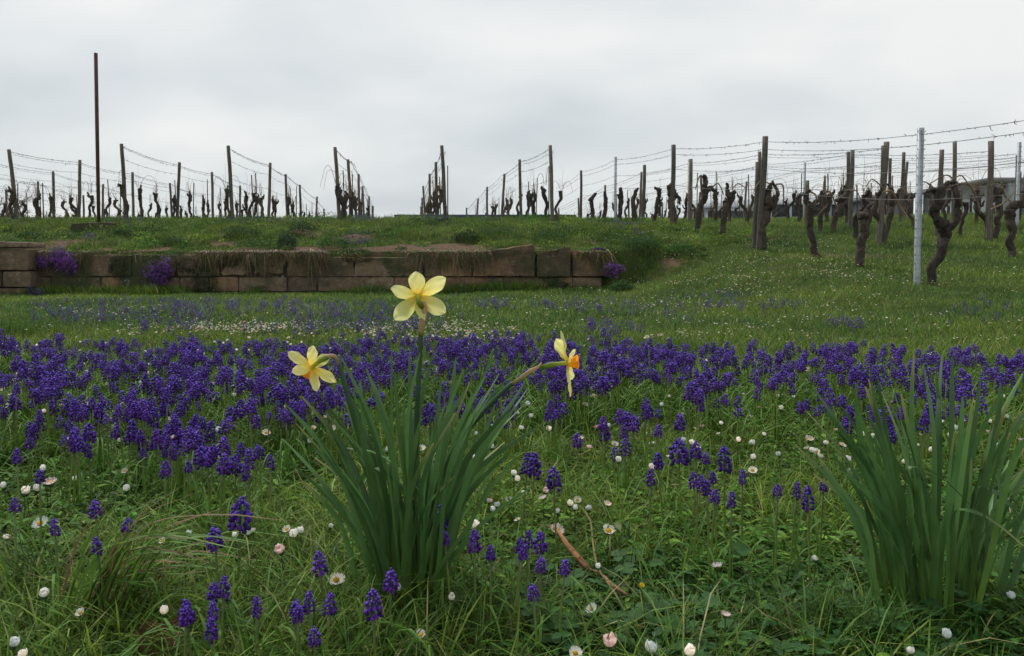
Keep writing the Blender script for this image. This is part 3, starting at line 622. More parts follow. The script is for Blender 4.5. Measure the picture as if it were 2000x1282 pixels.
for L, rl, Ys in ROWS:
    if Ys is None: continue
    hs = []
    for i_, Y in enumerate(Ys):
        X = rowx(L, Y); first = i_ == 0 and L in TOPX
        metal = (L, i_) in ((8.03, 2), (12.7, 0), (12.7, 2))
        h = 1.62+random.uniform(-.05, .05); hs.append(h)
        if metal: continue
        o = put_post(X, Y, h, lean=(TOPX[L] if first else None), label=f'grey wooden post, {nth(i_)} from the front in {rl}')
    for k_, (fz, nm) in enumerate(((.965, 'top'), (.80, 'second'), (.56, 'low'))):
        if k_ == 1 and abs(L) > 14: continue
        pts = [[rowx(L, Y)+(TOPX.get(L, 0)*h*fz if i_ == 0 else 0), Y, g1(rowx(L, Y), Y)+h*fz] for i_, (Y, h) in enumerate(zip(Ys, hs))]
        wire(pts, f'{nm} wire of the {rl}', .0034 if k_ else .0045, 14 if k_ == 0 else 5)
        if k_ == 0 and Ys[0] > 0: wire([[p[0]+.07, p[1], p[2]-.06] for p in pts], f'wire just under the top one in the {rl}', .0032, 5)
    Y = Ys[0]-.35+.3; i_ = 0
    while Y < min(Ys[-1]+.5, 36.5 if L < 4 else 40):
        X = rowx(L, Y)+random.uniform(-.12, .12)
        if abs(X/Y) < .70 and random.random() > .06:
            put_vine(X, Y, f'gnarled dark grapevine, {nth(i_)} from the front in {rl}'); nv += 1
            if random.random() < .45:
                s_o = newobj('vine_stake', STAKE[random.randrange(3)], None, (X+.06, Y+.05, g1(X, Y))); s_o.scale = (1, 1, random.uniform(.75, 1.05))
                tag(s_o, f'thin dark stake beside the {nth(i_)} vine in {rl}', 'stake', 'thin stakes beside the vines')
        Y += random.uniform(.95, 1.25)*(1 if Y < 27 else 1.2); i_ += 1

# metal posts: an open C profile with hooks along the edges
def metal_post(X, Y, h, label, w_=.055, d=.04):
    g = G(); zs = np.array([-.2, h]); t_ = .004
    prof = [(-w_/2, d/2), (-w_/2, -d/2), (w_/2, -d/2), (w_/2, d/2), (w_/2-t_, d/2), (w_/2-t_, -d/2+t_), (-w_/2+t_, -d/2+t_), (-w_/2+t_, d/2)]
    V = [[x, y, z] for z in zs for x, y in prof]; q_ = [[k, (k+1) % 8, 8+(k+1) % 8, 8+k] for k in range(8)]
    q_ += [[8, 9, 14, 15], [9, 10, 13, 14], [10, 11, 12, 13]]; g.add(V, q_)
    o = g.build('metal_post', M_zinc, smooth=False); o.location = (X, Y, g1(X, Y)); tag(o, label, 'post', 'galvanised metal posts')
    g = G()
    for z in np.arange(.25, h-.02, .1):
        for s in (-1, 1): tube(g, [[s*w_/2, -d/2-.001, z], [s*(w_/2+.012), -d/2-.002, z+.004], [s*(w_/2+.010), -d/2-.002, z+.018]], [.0035], 4)
    g.build('wire_hooks', M_stake, o)
    g = G()
    for z in np.arange(.15, h, .1): g.add([[-.003, -d/2-.0015, z], [.003, -d/2-.0015, z], [.003, -d/2-.0015, z+.014], [-.003, -d/2-.0015, z+.014]], [[0, 1, 2, 3]])
    g.build('slots', M_wire, o); return o
def row_b(Y): return float(np.interp(Y, [9.4, 13, 17, 22, 26], [5.95, 5.77, 5.68, 5.6, 5.6]))-.1375*Y
def byp(u, Y): return at(u, 500, Y).x
metal_post(byp(1792, 9.4), 9.4, 1.80, 'bright galvanised metal post standing nearest on the slope', .062)
metal_post(byp(1201, 22), 22, 1.68, 'slim metal post standing left among the thinner vines', .06)
metal_post(rowx(8.03, 22.8), 22.8, 1.7, 'grey metal post behind the row with the bright metal one', .06)
metal_post(rowx(12.7, 16.9), 16.9, 1.75, 'metal post close to the right edge', .06); metal_post(rowx(12.7, 25.8), 25.8, 1.75, 'far metal post near the right edge behind vines', .06)
put_post(byp(1483, 13.1), 13.1, 1.79, .045, 'thick leaning wooden post touching a vine on the slope', r=1.12)
put_post(byp(1474, 13.25), 13.25, 1.38, .03, 'shorter post strapped behind the thick leaning one')
put_post(byp(1313, 17), 17, 1.70, .01, 'wooden post with vine wrapped tightly round its lower half', r=1.15)
put_post(byp(1135, 26), 26, 1.62, 0, 'wooden post farther back in row of bright metal post')
put_post(byp(1716, 13.9), 13.9, 1.72, .06, 'leaning wooden post just left of the bright metal post', r=1.15)
for Y0, u, h, lb in ((15.2, 1828, 1.6, 'round topped post right of the bright metal post'), (16.8, 1861, 1.75, 'straight slim post between two vines at right'), (17.6, 1574, 1.0, 'short post stub among vines left of leaning post'), (16.6, 1660, 1.6, 'slender leaning post left of the bright metal post'), (20, 1757, 1.7, 'post showing behind vines by the bright metal post'), (19, 1347, 1.5, 'upright post right of the wrapped post'), (20, 1256, 1.4, 'post between thin vines left of the wrapped post')):
    put_post(byp(u, Y0), Y0, h, random.uniform(-.01, .05), lb)
Bp = [(2250, 7.4, None), (1792, 9.4, 1.72), (1490, 13.1, 1.70), (1314, 17, 1.62), (1201, 22, 1.60), (1135, 26, 1.56), (1085, 31, 1.5)]
for dz, nm, dn in ((0, 'highest', 8), (-.12, 'second highest', 6), (-.42, 'middle', 4), (-.74, 'low', 2)):
    pts = []
    for u, Y, h in Bp:
        X = byp(u, Y); pts.append([X, Y-.04, g1(X, Y)+(h if h else 1.72)+dz+(.16 if u == 2250 else 0)])
    wire(pts, f'{nm} wire through the bright metal post', .0035, dn)
# individual old vines on the slope, each to its own shape
def vine_px(Y, base, trunk, rad, arms, label, canes=()):
    """trunk and arms given as photo positions at distance Y, with a little depth of their own"""
    b0 = on_ground(base[0], base[1], 0, Y-2.5, Y+3); Y = b0.y
    o = empty('grapevine', b0); tag(o, label, 'grapevine', 'old pruned grapevines in rows'); g = G(); k = Y/F
    loc = lambda u, v, dy=0.: [(u-base[0])*k, dy, (base[1]-v)*k]
    pts = [[0, 0, -.1]]+[loc(u, v, .04*(R.random()-.5)) for u, v in trunk]
    gnarl(g, pts, [r*k*.78 for r in rad], 20, 12, .16)
    for arm, r0, r1 in arms:
        gnarl(g, [loc(u, v, .10*(R.random()-.5)) for u, v in arm], [r0*k*.8, (r0+r1)/2*k*.75, r1*k*.7], 12, 8, .24)
    g.build('trunk', M_bark, o)
    for c_, r_ in canes:
        g = G(); tube(g, [loc(u, v, .15*(R.random()-.5)) for u, v in c_], [r_*k, r_*.55*k], 6, seg=14, jit=.12); g.build('cane', M_cane, o)
    return o
vine_px(9.5, (1815, 558), [(1820, 530), (1835, 495), (1845, 460), (1840, 440)], [11, 11, 12, 15], [([(1840, 445), (1828, 430), (1824, 400), (1828, 370)], 13, 11), ([(1845, 448), (1862, 435), (1866, 410), (1858, 385), (1864, 355)], 11, 7), ([(1828, 380), (1815, 372), (1802, 378)], 7, 3), ([(1830, 375), (1850, 358), (1868, 362)], 7, 4)],
        'big forked vine leaning right of the bright metal post', [([(1826, 372), (1850, 366), (1880, 362), (1905, 395), (1912, 418)], 2.6), ([(1862, 360), (1872, 385), (1880, 408)], 2.2), ([(1824, 372), (1806, 356), (1790, 360)], 1.6), ([(1860, 350), (1835, 345), (1812, 362)], 1.6), ([(1850, 358), (1866, 345), (1885, 360), (1905, 370)], 1.5)])
vine_px(11.3, (1674, 522), [(1676, 500), (1684, 465), (1690, 430)], [10, 10, 10, 13], [([(1690, 435), (1684, 420), (1676, 428)], 10, 7), ([(1694, 430), (1710, 400), (1722, 360)], 7, 3.5), ([(1692, 425), (1694, 405), (1700, 400)], 8, 3)],
        'thick leaning vine left of the bright metal post', [([(1718, 378), (1735, 375), (1758, 400), (1772, 432)], 2.2), ([(1720, 370), (1700, 352), (1685, 368)], 1.5)])
vine_px(12.3, (1600, 503), [(1590, 480), (1582, 440), (1580, 400)], [8, 8, 7.5, 9], [([(1580, 405), (1574, 385), (1578, 372)], 8, 4), ([(1582, 402), (1596, 392), (1604, 375)], 7, 3), ([(1582, 412), (1596, 414)], 4, 2)],
        'slim vine with curved foot between two leaning posts', [([(1578, 375), (1590, 385), (1588, 410)], 2.2), ([(1604, 378), (1620, 378), (1634, 415)], 2.3)])
vine_px(13.0, (1487, 488), [(1489, 460), (1492, 430), (1500, 405)], [9, 9, 11, 14], [([(1500, 408), (1512, 398), (1514, 375), (1505, 355)], 8, 3), ([(1498, 405), (1497, 380), (1500, 360)], 11, 5)],
        'thick vine grown against the leaning wooden post', [([(1512, 362), (1525, 365), (1530, 400)], 2), ([(1500, 362), (1485, 355), (1470, 370)], 1.5)])
vine_px(14.5, (1412, 460), [(1413, 440), (1417, 415), (1423, 390)], [6, 6, 7, 9], [([(1423, 392), (1432, 375), (1428, 385)], 6, 4), ([(1421, 388), (1420, 370), (1418, 360)], 7, 3)], 'short dark vine left of the leaning post and vine pair', [([(1428, 372), (1440, 360), (1458, 372)], 1.4)])
vine_px(15.4, (1358, 454), [(1362, 435), (1370, 400), (1376, 370)], [8, 7, 8, 9], [([(1376, 372), (1376, 350), (1372, 345)], 8, 4), ([(1378, 374), (1392, 368), (1398, 390)], 6, 4)], 'leaning vine with two arms right of the wrapped post', [([(1376, 352), (1366, 345), (1356, 372)], 1.6), ([(1390, 366), (1402, 360), (1412, 380)], 1.5)])
vine_px(16.9, (1311, 444), [(1313, 420), (1312, 395), (1312, 375)], [9, 8, 9, 12], [([(1312, 380), (1306, 370), (1310, 362)], 8, 5), ([(1316, 378), (1326, 388), (1326, 400)], 5, 3)], 'dark vine wrapped tightly round its post')
vine_px(18, (1274, 440), [(1279, 420), (1284, 395), (1286, 370)], [5, 5, 5, 6], [([(1286, 374), (1278, 368)], 4, 3)], 'slim bent vine left of the wrapped post')
vine_px(19, (1240, 438), [(1236, 415), (1238, 385), (1246, 368)], [6, 5.5, 5, 3.5], [], 'hook shaped vine among the thinner vines')
vine_px(20.5, (1208, 436), [(1210, 410), (1213, 385), (1211, 366)], [6, 6, 6, 3.5], [([(1213, 395), (1206, 380)], 5, 3)], 'knotty upright vine beside the slim metal post')
vine_px(22.5, (1180, 432), [(1181, 410), (1182, 388), (1181, 376)], [6, 5.5, 5, 3], [], 'straight vine left of the slim metal post')
vine_px(24, (1156, 430), [(1157, 410), (1156, 392), (1163, 378)], [5, 5, 5, 3], [([(1156, 394), (1150, 390)], 4, 3)], 'crooked vine left of the slim metal post row')
vine_px(12.8, (1975, 502), [(1974, 470), (1973, 440), (1970, 412)], [10, 9, 10, 13], [([(1968, 410), (1980, 400), (1998, 402)], 9, 7), ([(1974, 412), (1990, 395), (1998, 375)], 7, 5)], 'heavy vine with sideways arm near the right edge', [([(1932, 410), (1955, 398), (1980, 375)], 1.8)])
vine_px(13.8, (1725, 468), [(1735, 440), (1738, 410), (1742, 385)], [6, 6, 7, 9], [([(1742, 390), (1736, 370), (1732, 360)], 6, 3), ([(1744, 388), (1756, 370)], 6, 3)], 'vine directly behind the leaning post by the metal one', [([(1740, 378), (1752, 405), (1770, 430)], 1.8)])
vine_px(14.4, (1943, 466), [(1946, 440), (1948, 410), (1945, 380)], [7, 7, 7.5, 9], [([(1945, 384), (1938, 365), (1936, 358)], 7, 4), ([(1946, 380), (1956, 364)], 6, 3)], 'vine between the blunt topped post and right edge', [([(1950, 358), (1962, 385), (1978, 400)], 2)])
vine_px(14.8, (1627, 455), [(1630, 435), (1638, 405), (1645, 390)], [7, 6.5, 7, 10], [([(1645, 392), (1655, 375), (1650, 365)], 8, 4), ([(1643, 392), (1632, 392)], 5, 4)], 'knobbly vine left of the thick leaning one', [([(1650, 372), (1668, 375), (1680, 400)], 1.6)])
put_post(byp(1927, 14.4)+.0, 14.35, 1.74, 0, 'thick blunt topped post near the right edge', r=1.2)

# rusty iron pole in its footing stone
Yq = 16.6; fp = on_ground(193, 444, 0, 10, 22); Yq = fp.y; top = at(187, 104, Yq)
g = G(); tube(g, [[0, 0, -.1], [(top.x-fp.x)*.5, 0, (top.z-fp.z)*.5], [top.x-fp.x, 0, top.z-fp.z]], [.036, .038, .038], 4, jit=0); o = g.build('iron_pole', M_rust, smooth=False); o.location = fp
tag(o, 'tall rusty iron pole rising above the left vines', 'pole')
g = G(); block(g, -.34, .36, -.12, .11, -.2, .5, np.array([.07, .065, .04]), .02, .05, .04); o = g.build('footing_stone', M_stone); o.location = fp+Vector((.02, -.25, -.04)); tag(o, 'mossy footing stone sunk at foot of the rusty pole', 'stone')

# ------------------------------------------------------------------ far things beyond the crest
m, t, b, o = mat('painted_wall'); M_pw = m; a = nd(t, 'ShaderNodeAttribute', attribute_name='tone'); t.links.new(mixc(t, 1., a.outputs[0], ramp(t, noise(t, .8, 5), .3, .7, (.85,)*3, (1.1,)*3), 'MULTIPLY'), b.inputs['Base Color']); b.inputs['Roughness'].default_value = .8
def boxg(g, x0, x1, y0, y1, z0, z1, c):
    V = [[x, y, z] for z in (z0, z1) for x, y in ((x0, y0), (x1, y0), (x1, y1), (x0, y1))]
    g.add(V, [[0, 1, 5, 4], [1, 2, 6, 5], [2, 3, 7, 6], [3, 0, 4, 7], [4, 5, 6, 7], [3, 2, 1, 0]], None, c)
def shed(u0, u1, vt, Y, wallc, roofc, label, rise=.0, depth=8, win=0, cat='building'):
    a, b_ = at(u0, vt, Y), at(u1, vt, Y); z0 = g1(a.x, Y)-1; W = b_.x-a.x; o = empty('farm_building', (a.x, Y, z0)); tag(o, label, cat)
    h = a.z-z0; th = .35 if not rise else .12; g = G(); boxg(g, 0, W, 0, depth, 0, h-th-rise, wallc); g.build('wall', M_pw, o, False)
    g = G(); e_ = .4
    if rise:
        z1 = h-rise; V = [[-e_, -e_, z1-.1], [W+e_, -e_, z1-.1], [W+e_, depth/2, h], [-e_, depth/2, h], [-e_, depth+e_, z1-.1], [W+e_, depth+e_, z1-.1], [-e_, -e_, z1-.25], [W+e_, -e_, z1-.25]]
        g.add(V, [[0, 1, 2, 3], [3, 2, 5, 4], [6, 7, 1, 0]], [[0, 3, 4], [1, 5, 2]], roofc)
    else: boxg(g, -e_, W+e_, -e_, depth+e_, h-th, h, roofc)
    g.build('roof', M_pw, o, False)
    for k in range(win):
        g = G(); x = W*(k+.5)/win; boxg(g, x-.8, x+.8, -.06, .02, h-2.6, h-1.3, (.05, .06, .07)); g.build('window', M_pw, o, False)
shed(782, 1114, 420, 62, (.6, .62, .63), (.02, .028, .075), 'long flat building with dark blue roof edge peeping over the crest')
shed(1380, 1500, 384, 75, (.42, .44, .46), (.36, .38, .40), 'pale grey farm building behind vines right of the wrapped post', .8, 9, 3)
shed(1505, 1700, 371, 80, (.26, .28, .29), (.42, .44, .46), 'long grey shed with light roof behind the leaning posts', 1.2, 10, 5)
shed(1730, 1785, 378, 70, (.14, .17, .19), (.17, .19, .21), 'small dark blue grey hut left of the bright metal post')
shed(1938, 2090, 348, 60, (.22, .26, .25), (.16, .17, .16), 'tall grey green building at the right edge behind vines', 0, 10)
# a hill behind the buildings
xs = np.linspace(300, 1500, 90); yy = np.linspace(900, 1500, 24); XX, YY = np.meshgrid(xs, yy)
prof = 128*sst(520, 780, XX)*np.sin(np.clip((YY-900)/600, 0, 1)*pi)**.7*(.85+.3*fbm(XX/120, YY/120, 4)); ny, nx = XX.shape; i = np.arange(ny-1)[:, None]*nx; j = np.arange(nx-1)[None]
m, t, b, o = mat('hill_cover'); t.links.new(mixc(t, ramp(t, noise(t, .02, 6), .4, .6), (.03, .045, .025), (.08, .085, .045)), b.inputs['Base Color']); b.inputs['Roughness'].default_value = 1
tag(G().add(np.stack([XX, YY, prof-3], -1), np.stack([i+j, i+j+1, i+nx+j+1, i+nx+j], -1).reshape(-1, 4)).build('hill', m), kind='structure')
# bare trees at the far left
def bare_tree(u, vt, Y, label, spread=1.):
    top = at(u, vt, Y); z0 = g1(top.x, Y)-.2; H = top.z-z0; o = empty('bare_tree', (top.x, Y, z0)); tag(o, label, 'tree', 'leafless trees beyond the left rows')
    gt, gc = G(), G()
    def br(p, d, L, r, k):
        d = nrm(d+np.array([0, 0, .12])); q_ = p+d*L; mid = (p+q_)/2+(R.random(3)-.5)*L*.12
        tube(gt if k < 2 else gc, [p, mid, q_], [r, r*.65], 5 if k < 3 else 3, (.11, .085, .055), cap=False)
        if k >= 6: return
        for _ in range(3 if k < 2 else R.integers(2, 4)):
            br(p+(q_-p)*(.55+.45*R.random()), nrm(d+R.normal(size=3)*.5*spread), L*(.62+.2*R.random()), r*.6, k+1)
    br(np.zeros(3), np.array([0, 0, 1.]), H*.30, .15, 0)
    gt.build('trunk', M_wood_plain, o); gc.build('crown', M_wood_plain, o)
bare_tree(8, 310, 46, 'taller leafless tree at the left edge of the photo', 1.1); bare_tree(52, 338, 48, 'lower leafless tree right of the one at left edge', 1.2); bare_tree(-25, 330, 44, 'leafless tree cut off by the left edge', 1.2)

# ------------------------------------------------------------------ grape hyacinths
def bell_spike(nfl, n, rings, hgt=.045, rad=.011, droop=1., old=0., top=1.):
    """a cone of drooping urn shaped bells; old: lower bells withered, top: how blunt the tip is"""
    g = G(); V0, Q0, T0 = ellip(n, rings)
    for k in range(nfl):
        s = k/(nfl-1); z = hgt*(.04+.90*s**.92)+.0016*R.normal(); a = k*2.39996+R.normal()*.22
        if R.random() < .03: continue
        dead = s < old*(.6+.7*R.random())
        rr = rad*(.66*(1-s**(2.2*top))**.8+.06)*(1 if s > .08 else .8)*(.85+.3*R.random()); L = .0082*(1-.35*s)*(.75+.45*R.random())*(.6 if dead else 1); wd = (.0033 if n > 5 else .0042)*(1-.25*s)*(.85+.3*R.random())*(.55 if dead else 1)
        el = -.75*droop+1.9*s**2.2+R.normal()*.22
        d = np.array([cos(a)*cos(el), sin(a)*cos(el), sin(el)]); u = nrm(np.cross(d, [0, 0, 1.])); v = np.cross(d, u)
        P = np.array([cos(a)*rr, sin(a)*rr, z])+V0[:, :1]*wd*u+V0[:, 1:2]*wd*v+V0[:, 2:3]*L*d
        base = np.array([.072, .019, .20])*(1-s)+np.array([.105, .052, .38])*s; base = base*(.5+1.0*R.random())
        if dead: base = np.array([.10, .065, .07])*(.5+.8*R.random())
        C = np.tile(base, (len(P), 1)); C[-1] = base*2.0+.05
        g.add(P, Q0, T0, C)
    tube(g, [[0, 0, -.002], [0, 0, hgt*.9]], [.0016, .0008], 5, (.09, .09, .10)); return g
SPK = [bell_spike(R.integers(44, 56) if _ in (0, 1, 3, 5, 7, 8) else R.integers(26, 46), 7, 3, .032+.015*R.random(), .0098+.0028*R.random(), .6+.5*R.random(), [0, 0, .25, 0, .12, 0, .4, 0, 0, .2][_], .7+.6*R.random()) for _ in range(10)]
SPM = [s.mesh('spike', M_musc) for s in SPK]
def stem_g(h, n=6, seg=6, bend=.0):
    g = G(); tube(g, [[0, 0, -.01], [bend*.3, bend*.2, h*.5], [0, 0, h+.001]], [.0019, .0015], n, np.array([[.17, .29, .04], [.22, .32, .06], [.16, .18, .12]]), seg=seg); return g
def mleaf(L, az, n=7, wd=.0042):
    g = G(); d = np.array([cos(az), sin(az), 0]); rise = .35+.5*R.random()
    strap(g, [[0, 0, -.005], d*L*.2+[0, 0, L*rise*.8], d*L*.5+[0, 0, L*rise], d*L*.85+[0, 0, L*rise*.45]], [wd*.7, wd, wd*.8, wd*.15], [-d[1], d[0], 0], np.array([.08, .175, .028])*(.8+.5*R.random()), .3, n); return g
STM = {k: stem_g(k/100, bend=.006*(R.random()-.5)).mesh('stem', M_leaf) for k in range(5, 24)}
LFM = [mleaf(.09+.08*R.random(), R.random()*6.28).mesh('leaf', M_grass) for _ in range(10)]
def muscari(X, Y, hz, s, label, group, k=None, fresh=False):
    z = g1(X, Y); o = empty('grape_hyacinth', (X, Y, z), random.uniform(0, 6.28)); tag(o, label, 'flower', group)
    o.rotation_euler = (random.gauss(0, .05), random.gauss(0, .05), random.uniform(0, 6.28))
    hk = int(max(5, min(23, round((hz-.02*s)*100)))); st = newobj('stem', STM[hk], o)
    sp_ = newobj('flower_spike', SPM[random.choice((0, 1, 3, 5, 7, 8)) if fresh else random.randrange(10)], o, (0, 0, hk/100)); sp_.scale = (s*random.uniform(.95, 1.1),)*2+(s,)
    for _ in range(3):
        l_ = newobj('leaf', LFM[random.randrange(10)], o); l_.rotation_euler = (0, 0, random.uniform(0, 6.28)); l_.scale = (1, 1, random.uniform(.7, 1.1))
    return o
HAND = [(455, 960, 1035, 'tallest full violet spike, standing left of the daffodil clump'), (430, 1025, 1075, 'smaller cone left and below the tallest spike'), (640, 1068, 1112, 'single spike just left of the daffodil leaves'), (758, 1112, 1160, 'upper of two spikes in front of the daffodil leaves'), (733, 1150, 1205, 'lower of two spikes in front of the daffodil leaves'),
 (118, 1015, 1048, 'spike left of the leaning grass, below an open daisy'), (195, 967, 1005, 'thin spike half hidden by a grass blade at left'), (247, 1008, 1042, 'spike above the long leaning grass at left'), (25, 985, 1012, 'small spike near left edge'), (212, 1050, 1068, 'tiny spike hidden in the leaning grass'),
 (403, 1140, 1180, 'upper left head of the bunch at bottom left'), (425, 1142, 1185, 'upper right head of the bunch at bottom left'), (420, 1183, 1208, 'small head in middle of the bunch at bottom left'), (418, 1207, 1250, 'lowest head of the bunch at bottom left'), (355, 1183, 1225, 'leftmost head of the bunch at bottom left'), (377, 1175, 1228, 'head second from left in the bunch at bottom left'),
 (500, 1162, 1198, 'lone small head right of the bottom left bunch'), (573, 1165, 1200, 'upper head of a stacked pair low left of daffodils'), (578, 1197, 1228, 'lower head of a stacked pair low left of daffodils'), (605, 1158, 1195, 'left head of a touching pair below daffodil leaves'), (628, 1160, 1203, 'right head of a touching pair below daffodil leaves'), (615, 1226, 1250, 'small lowest head beneath a touching pair'),
 (928, 1035, 1078, 'spike right against the daffodil leaves'), (870, 990, 1040, 'narrow spike peeping between daffodil leaves'), (885, 1030, 1060, 'half hidden spike low between daffodil leaves'), (961, 1073, 1100, 'small left head of the group left of the brown twig'), (993, 1065, 1100, 'front head of the group left of the brown twig'), (1010, 1050, 1085, 'middle head of the group left of the brown twig'), (1022, 1036, 1065, 'rear head of the group left of the brown twig'),
 (1058, 1040, 1085, 'plump head nearest to the top of the brown twig'), (1046, 1085, 1112, 'small head under the plump one by the brown twig'), (1088, 1097, 1122, 'open star like head beside the brown twig'), (1054, 1137, 1158, 'pale tiny head lowest beside the brown twig'),
 (1016, 892, 935, 'left one of a twin pair right of daffodil leaves'), (1037, 892, 938, 'right one of a twin pair right of daffodil leaves'), (1092, 914, 965, 'leaning spike alone right of the twin pair'),
 (1268, 910, 940, 'small spike left of the middle right group'), (1300, 880, 918, 'left spike of the middle right group'), (1332, 848, 905, 'tallest spike of the middle right group'), (1365, 860, 898, 'spike right of the tallest in middle right group'), (1420, 882, 930, 'full spike on thick stem in middle right group'), (1390, 893, 915, 'small rear head in middle right group'), (1452, 922, 946, 'rightmost head of the middle right group'),
 (1370, 915, 950, 'left head of the tangle in middle right group'), (1390, 930, 965, 'centre head of the tangle in middle right group'), (1405, 925, 950, 'right head of the tangle in middle right group'), (1382, 962, 990, 'low head hanging under the tangle at middle right'), (1425, 967, 995, 'single head right below the tangle at middle right'), (1350, 937, 960, 'small head left below the tangle at middle right'),
 (1517, 950, 978, 'left of two small heads before the right leaf clump'), (1544, 940, 970, 'right of two small heads before the right leaf clump'), (1588, 955, 1000, 'dense head touching left side of the right leaf clump'), (1602, 938, 965, 'rear head touching left side of the right leaf clump'), (1722, 945, 980, 'head glimpsed inside the right leaf clump'),
 (35, 873, 908, 'bluish spike near left edge beneath the dense band'), (74, 908, 938, 'small spike below a bluish one at left edge'), (320, 897, 935, 'broad double head under left part of the band'), (360, 893, 920, 'spike right of the broad double head'), (395, 872, 920, 'tall blue spike left of the crossing leaf tip'), (418, 878, 925, 'spike right of the tall blue one'), (435, 850, 890, 'rear spike of the cluster by the long leaf tip'), (453, 880, 925, 'front spike of the cluster by the long leaf tip'), (463, 862, 895, 'spike with bud above it by the long leaf tip'), (487, 880, 920, 'right spike of the cluster by the long leaf tip'), (488, 905, 935, 'lowest spike of the cluster by the long leaf tip'), (515, 862, 895, 'broad head right of the long leaf tip'), (525, 900, 925, 'small head below the long leaf')]
for u, v0, v1, lb in HAND:
    vc = (v0+v1)/2; hz = .165 if vc < 1000 else float(np.interp(vc, [1000, 1260], [.155, .095])); p = on_ground(u, vc, hz, .45, 5)
    s = max(.5, min(1.4, (v1-v0)*p.y/F/.045)); o = muscari(p.x, p.y, hz, s, 'grape hyacinth: '+lb, 'grape hyacinths in the near grass', fresh=True)
TOPE = ([0, 150, 300, 450, 600, 800, 1000, 1200, 1400, 1700, 2000], [662, 668, 676, 668, 668, 664, 660, 668, 676, 682, 690])
BOTE = ([0, 100, 250, 400, 550, 700, 850, 1000, 1150, 1300, 1400, 1500, 1700, 2000], [880, 900, 850, 865, 815, 800, 800, 805, 838, 828, 800, 800, 822, 800])
nc = 3100; cx_, cy_ = sample_ground(nc, 1.15, 4.2, 0.5); kb = 1+(7*R.random(nc)**1.6).astype(int); ci = np.repeat(np.arange(nc), kb); n = len(ci)
ba, br_ = R.random(n)*6.28, (.006+.03*np.sqrt(R.random(n)))*np.sqrt(kb[ci]/4+.4); hb = .145+.045*R.random(nc); hz = hb[ci]+.014*R.normal(size=n); bX, bY = cx_[ci], cy_[ci]; acc = R.random(nc)[ci]
X, Y = bX+br_*np.cos(ba), bY+br_*np.sin(ba)
pu, pv = proj(X, Y, gz(X, Y)+hz); te = np.interp(pu, *TOPE); be = np.interp(pu, *BOTE)
cl = .7*fbm(bX*4.2+1, bY*2.6+8, 3)+.3*vn(bX*11, bY*9)
# full in the rear, thinner and in bunches to the front
hz = hz-.03*R.random(n)**3; pu, pv = proj(bX, bY, gz(bX, bY)+.165); te = np.interp(pu, *TOPE); be = np.interp(pu, *BOTE); fr = np.clip((pv-te)/(be-te), -1, 2); pr = np.where(fr < 0, 0, np.where(fr < .55, .8, 1.0-.48*fr))*sst(.37, .56, cl+.08*(fr < .5))
pr = np.where(fr > 1, 0, pr); k = acc < pr*np.where(fr > .5, .66, .78)
k &= R.random(n) < .93
pu, pv = proj(X, Y, gz(X, Y)+hz)
X, Y, hz, pv, pu = X[k], Y[k], hz[k], pv[k], pu[k]
# bunches share a foot
od = np.argsort(Y); X, Y, hz, pu, pv = X[od], Y[od], hz[od], pu[od], pv[od]
nin = 300-len(HAND)
vis = np.where(np.abs(pu-1000) < 1010)[0]; near_i = set(vis[:nin].tolist())
LM = [(130, 'below the left purple wall cushions'), (260, 'near the left photo edge'), (420, 'under the magenta wall cushion'), (560, 'left of the nodding daffodil'), (700, 'around the nodding daffodil'), (860, 'behind the daffodil leaves'), (1040, 'left of the orange trumpet'), (1200, 'under the orange trumpet'), (1380, 'right of the orange trumpet'), (1560, 'left of the right leaf clump'), (1760, 'behind left half of right leaf clump'), (2200, 'behind right half of right leaf clump')]
def bandlabel(u, v, h):
    return ('tall ' if h > .18 else ('short ' if h < .155 else ''))+'grape hyacinth in '+('front fringe' if v > 800 else ('forward half' if v > 745 else 'middle'))+' of band, '+next(b for a, b in LM if u < a)
rest = []
for i_ in range(len(X)):
    if i_ in near_i: muscari(X[i_], Y[i_], hz[i_], random.uniform(.62, .98), bandlabel(pu[i_], pv[i_], hz[i_]), 'grape hyacinths in the dense band')
    else: rest.append(i_)
rest = np.array(rest); print('MUSCARI band', len(X), 'rest', len(rest), 'vines', nv)
mg = G()
def bulk(X, Y, hz, s, low, leaves):
    n = len(X)
    for kk in range(3):
        sel = np.arange(n) % 3 == kk
        if not sel.any(): continue
        x, y, h, ss = X[sel], Y[sel], hz[sel], s[sel]; mm = len(x)
        b = low[kk].arr(); join(mg, merge(b, P3(x, y, h-.02*ss), np.stack([ss]*3, -1), R.random(mm)*6, R.random(mm)*.35, R.random(mm)*6, .8+.4*R.random((mm, 1))*np.ones((1, 3))))
        sg = G(); tube(sg, [[0, 0, 0], [0, 0, 1]], [1, .8], 4, (.22, .32, .06), cap=False)
        join(mg, merge(sg.arr(), P3(x, y, -.01), np.stack([ss*.0018, ss*.0018, h-.01], -1), R.random(mm), 0*x, 0*x))
    if leaves:
        m_ = n*leaves; x = np.repeat(X, leaves); y = np.repeat(Y, leaves); a_ = R.random(m_)*6.28
        join(mg, blades(P3(x+.01*np.cos(a_), y+.01*np.sin(a_), -.004), .10+.08*R.random(m_), .003+.0015*R.random(m_), a_, .1+.4*R.random(m_), .2+.9*R.random(m_), np.array([.09, .18, .03])*(.7+.7*R.random((m_, 1))), 4))
LOW = [bell_spike(24, 5, 2, .042, .0115), bell_spike(30, 5, 2, .038, .0105, .9, .15), bell_spike(18, 5, 2, .030, .0115, .7, .3)]
bulk(X[rest], Y[rest], hz[rest], .66+.40*R.random(len(rest)), LOW, 4)
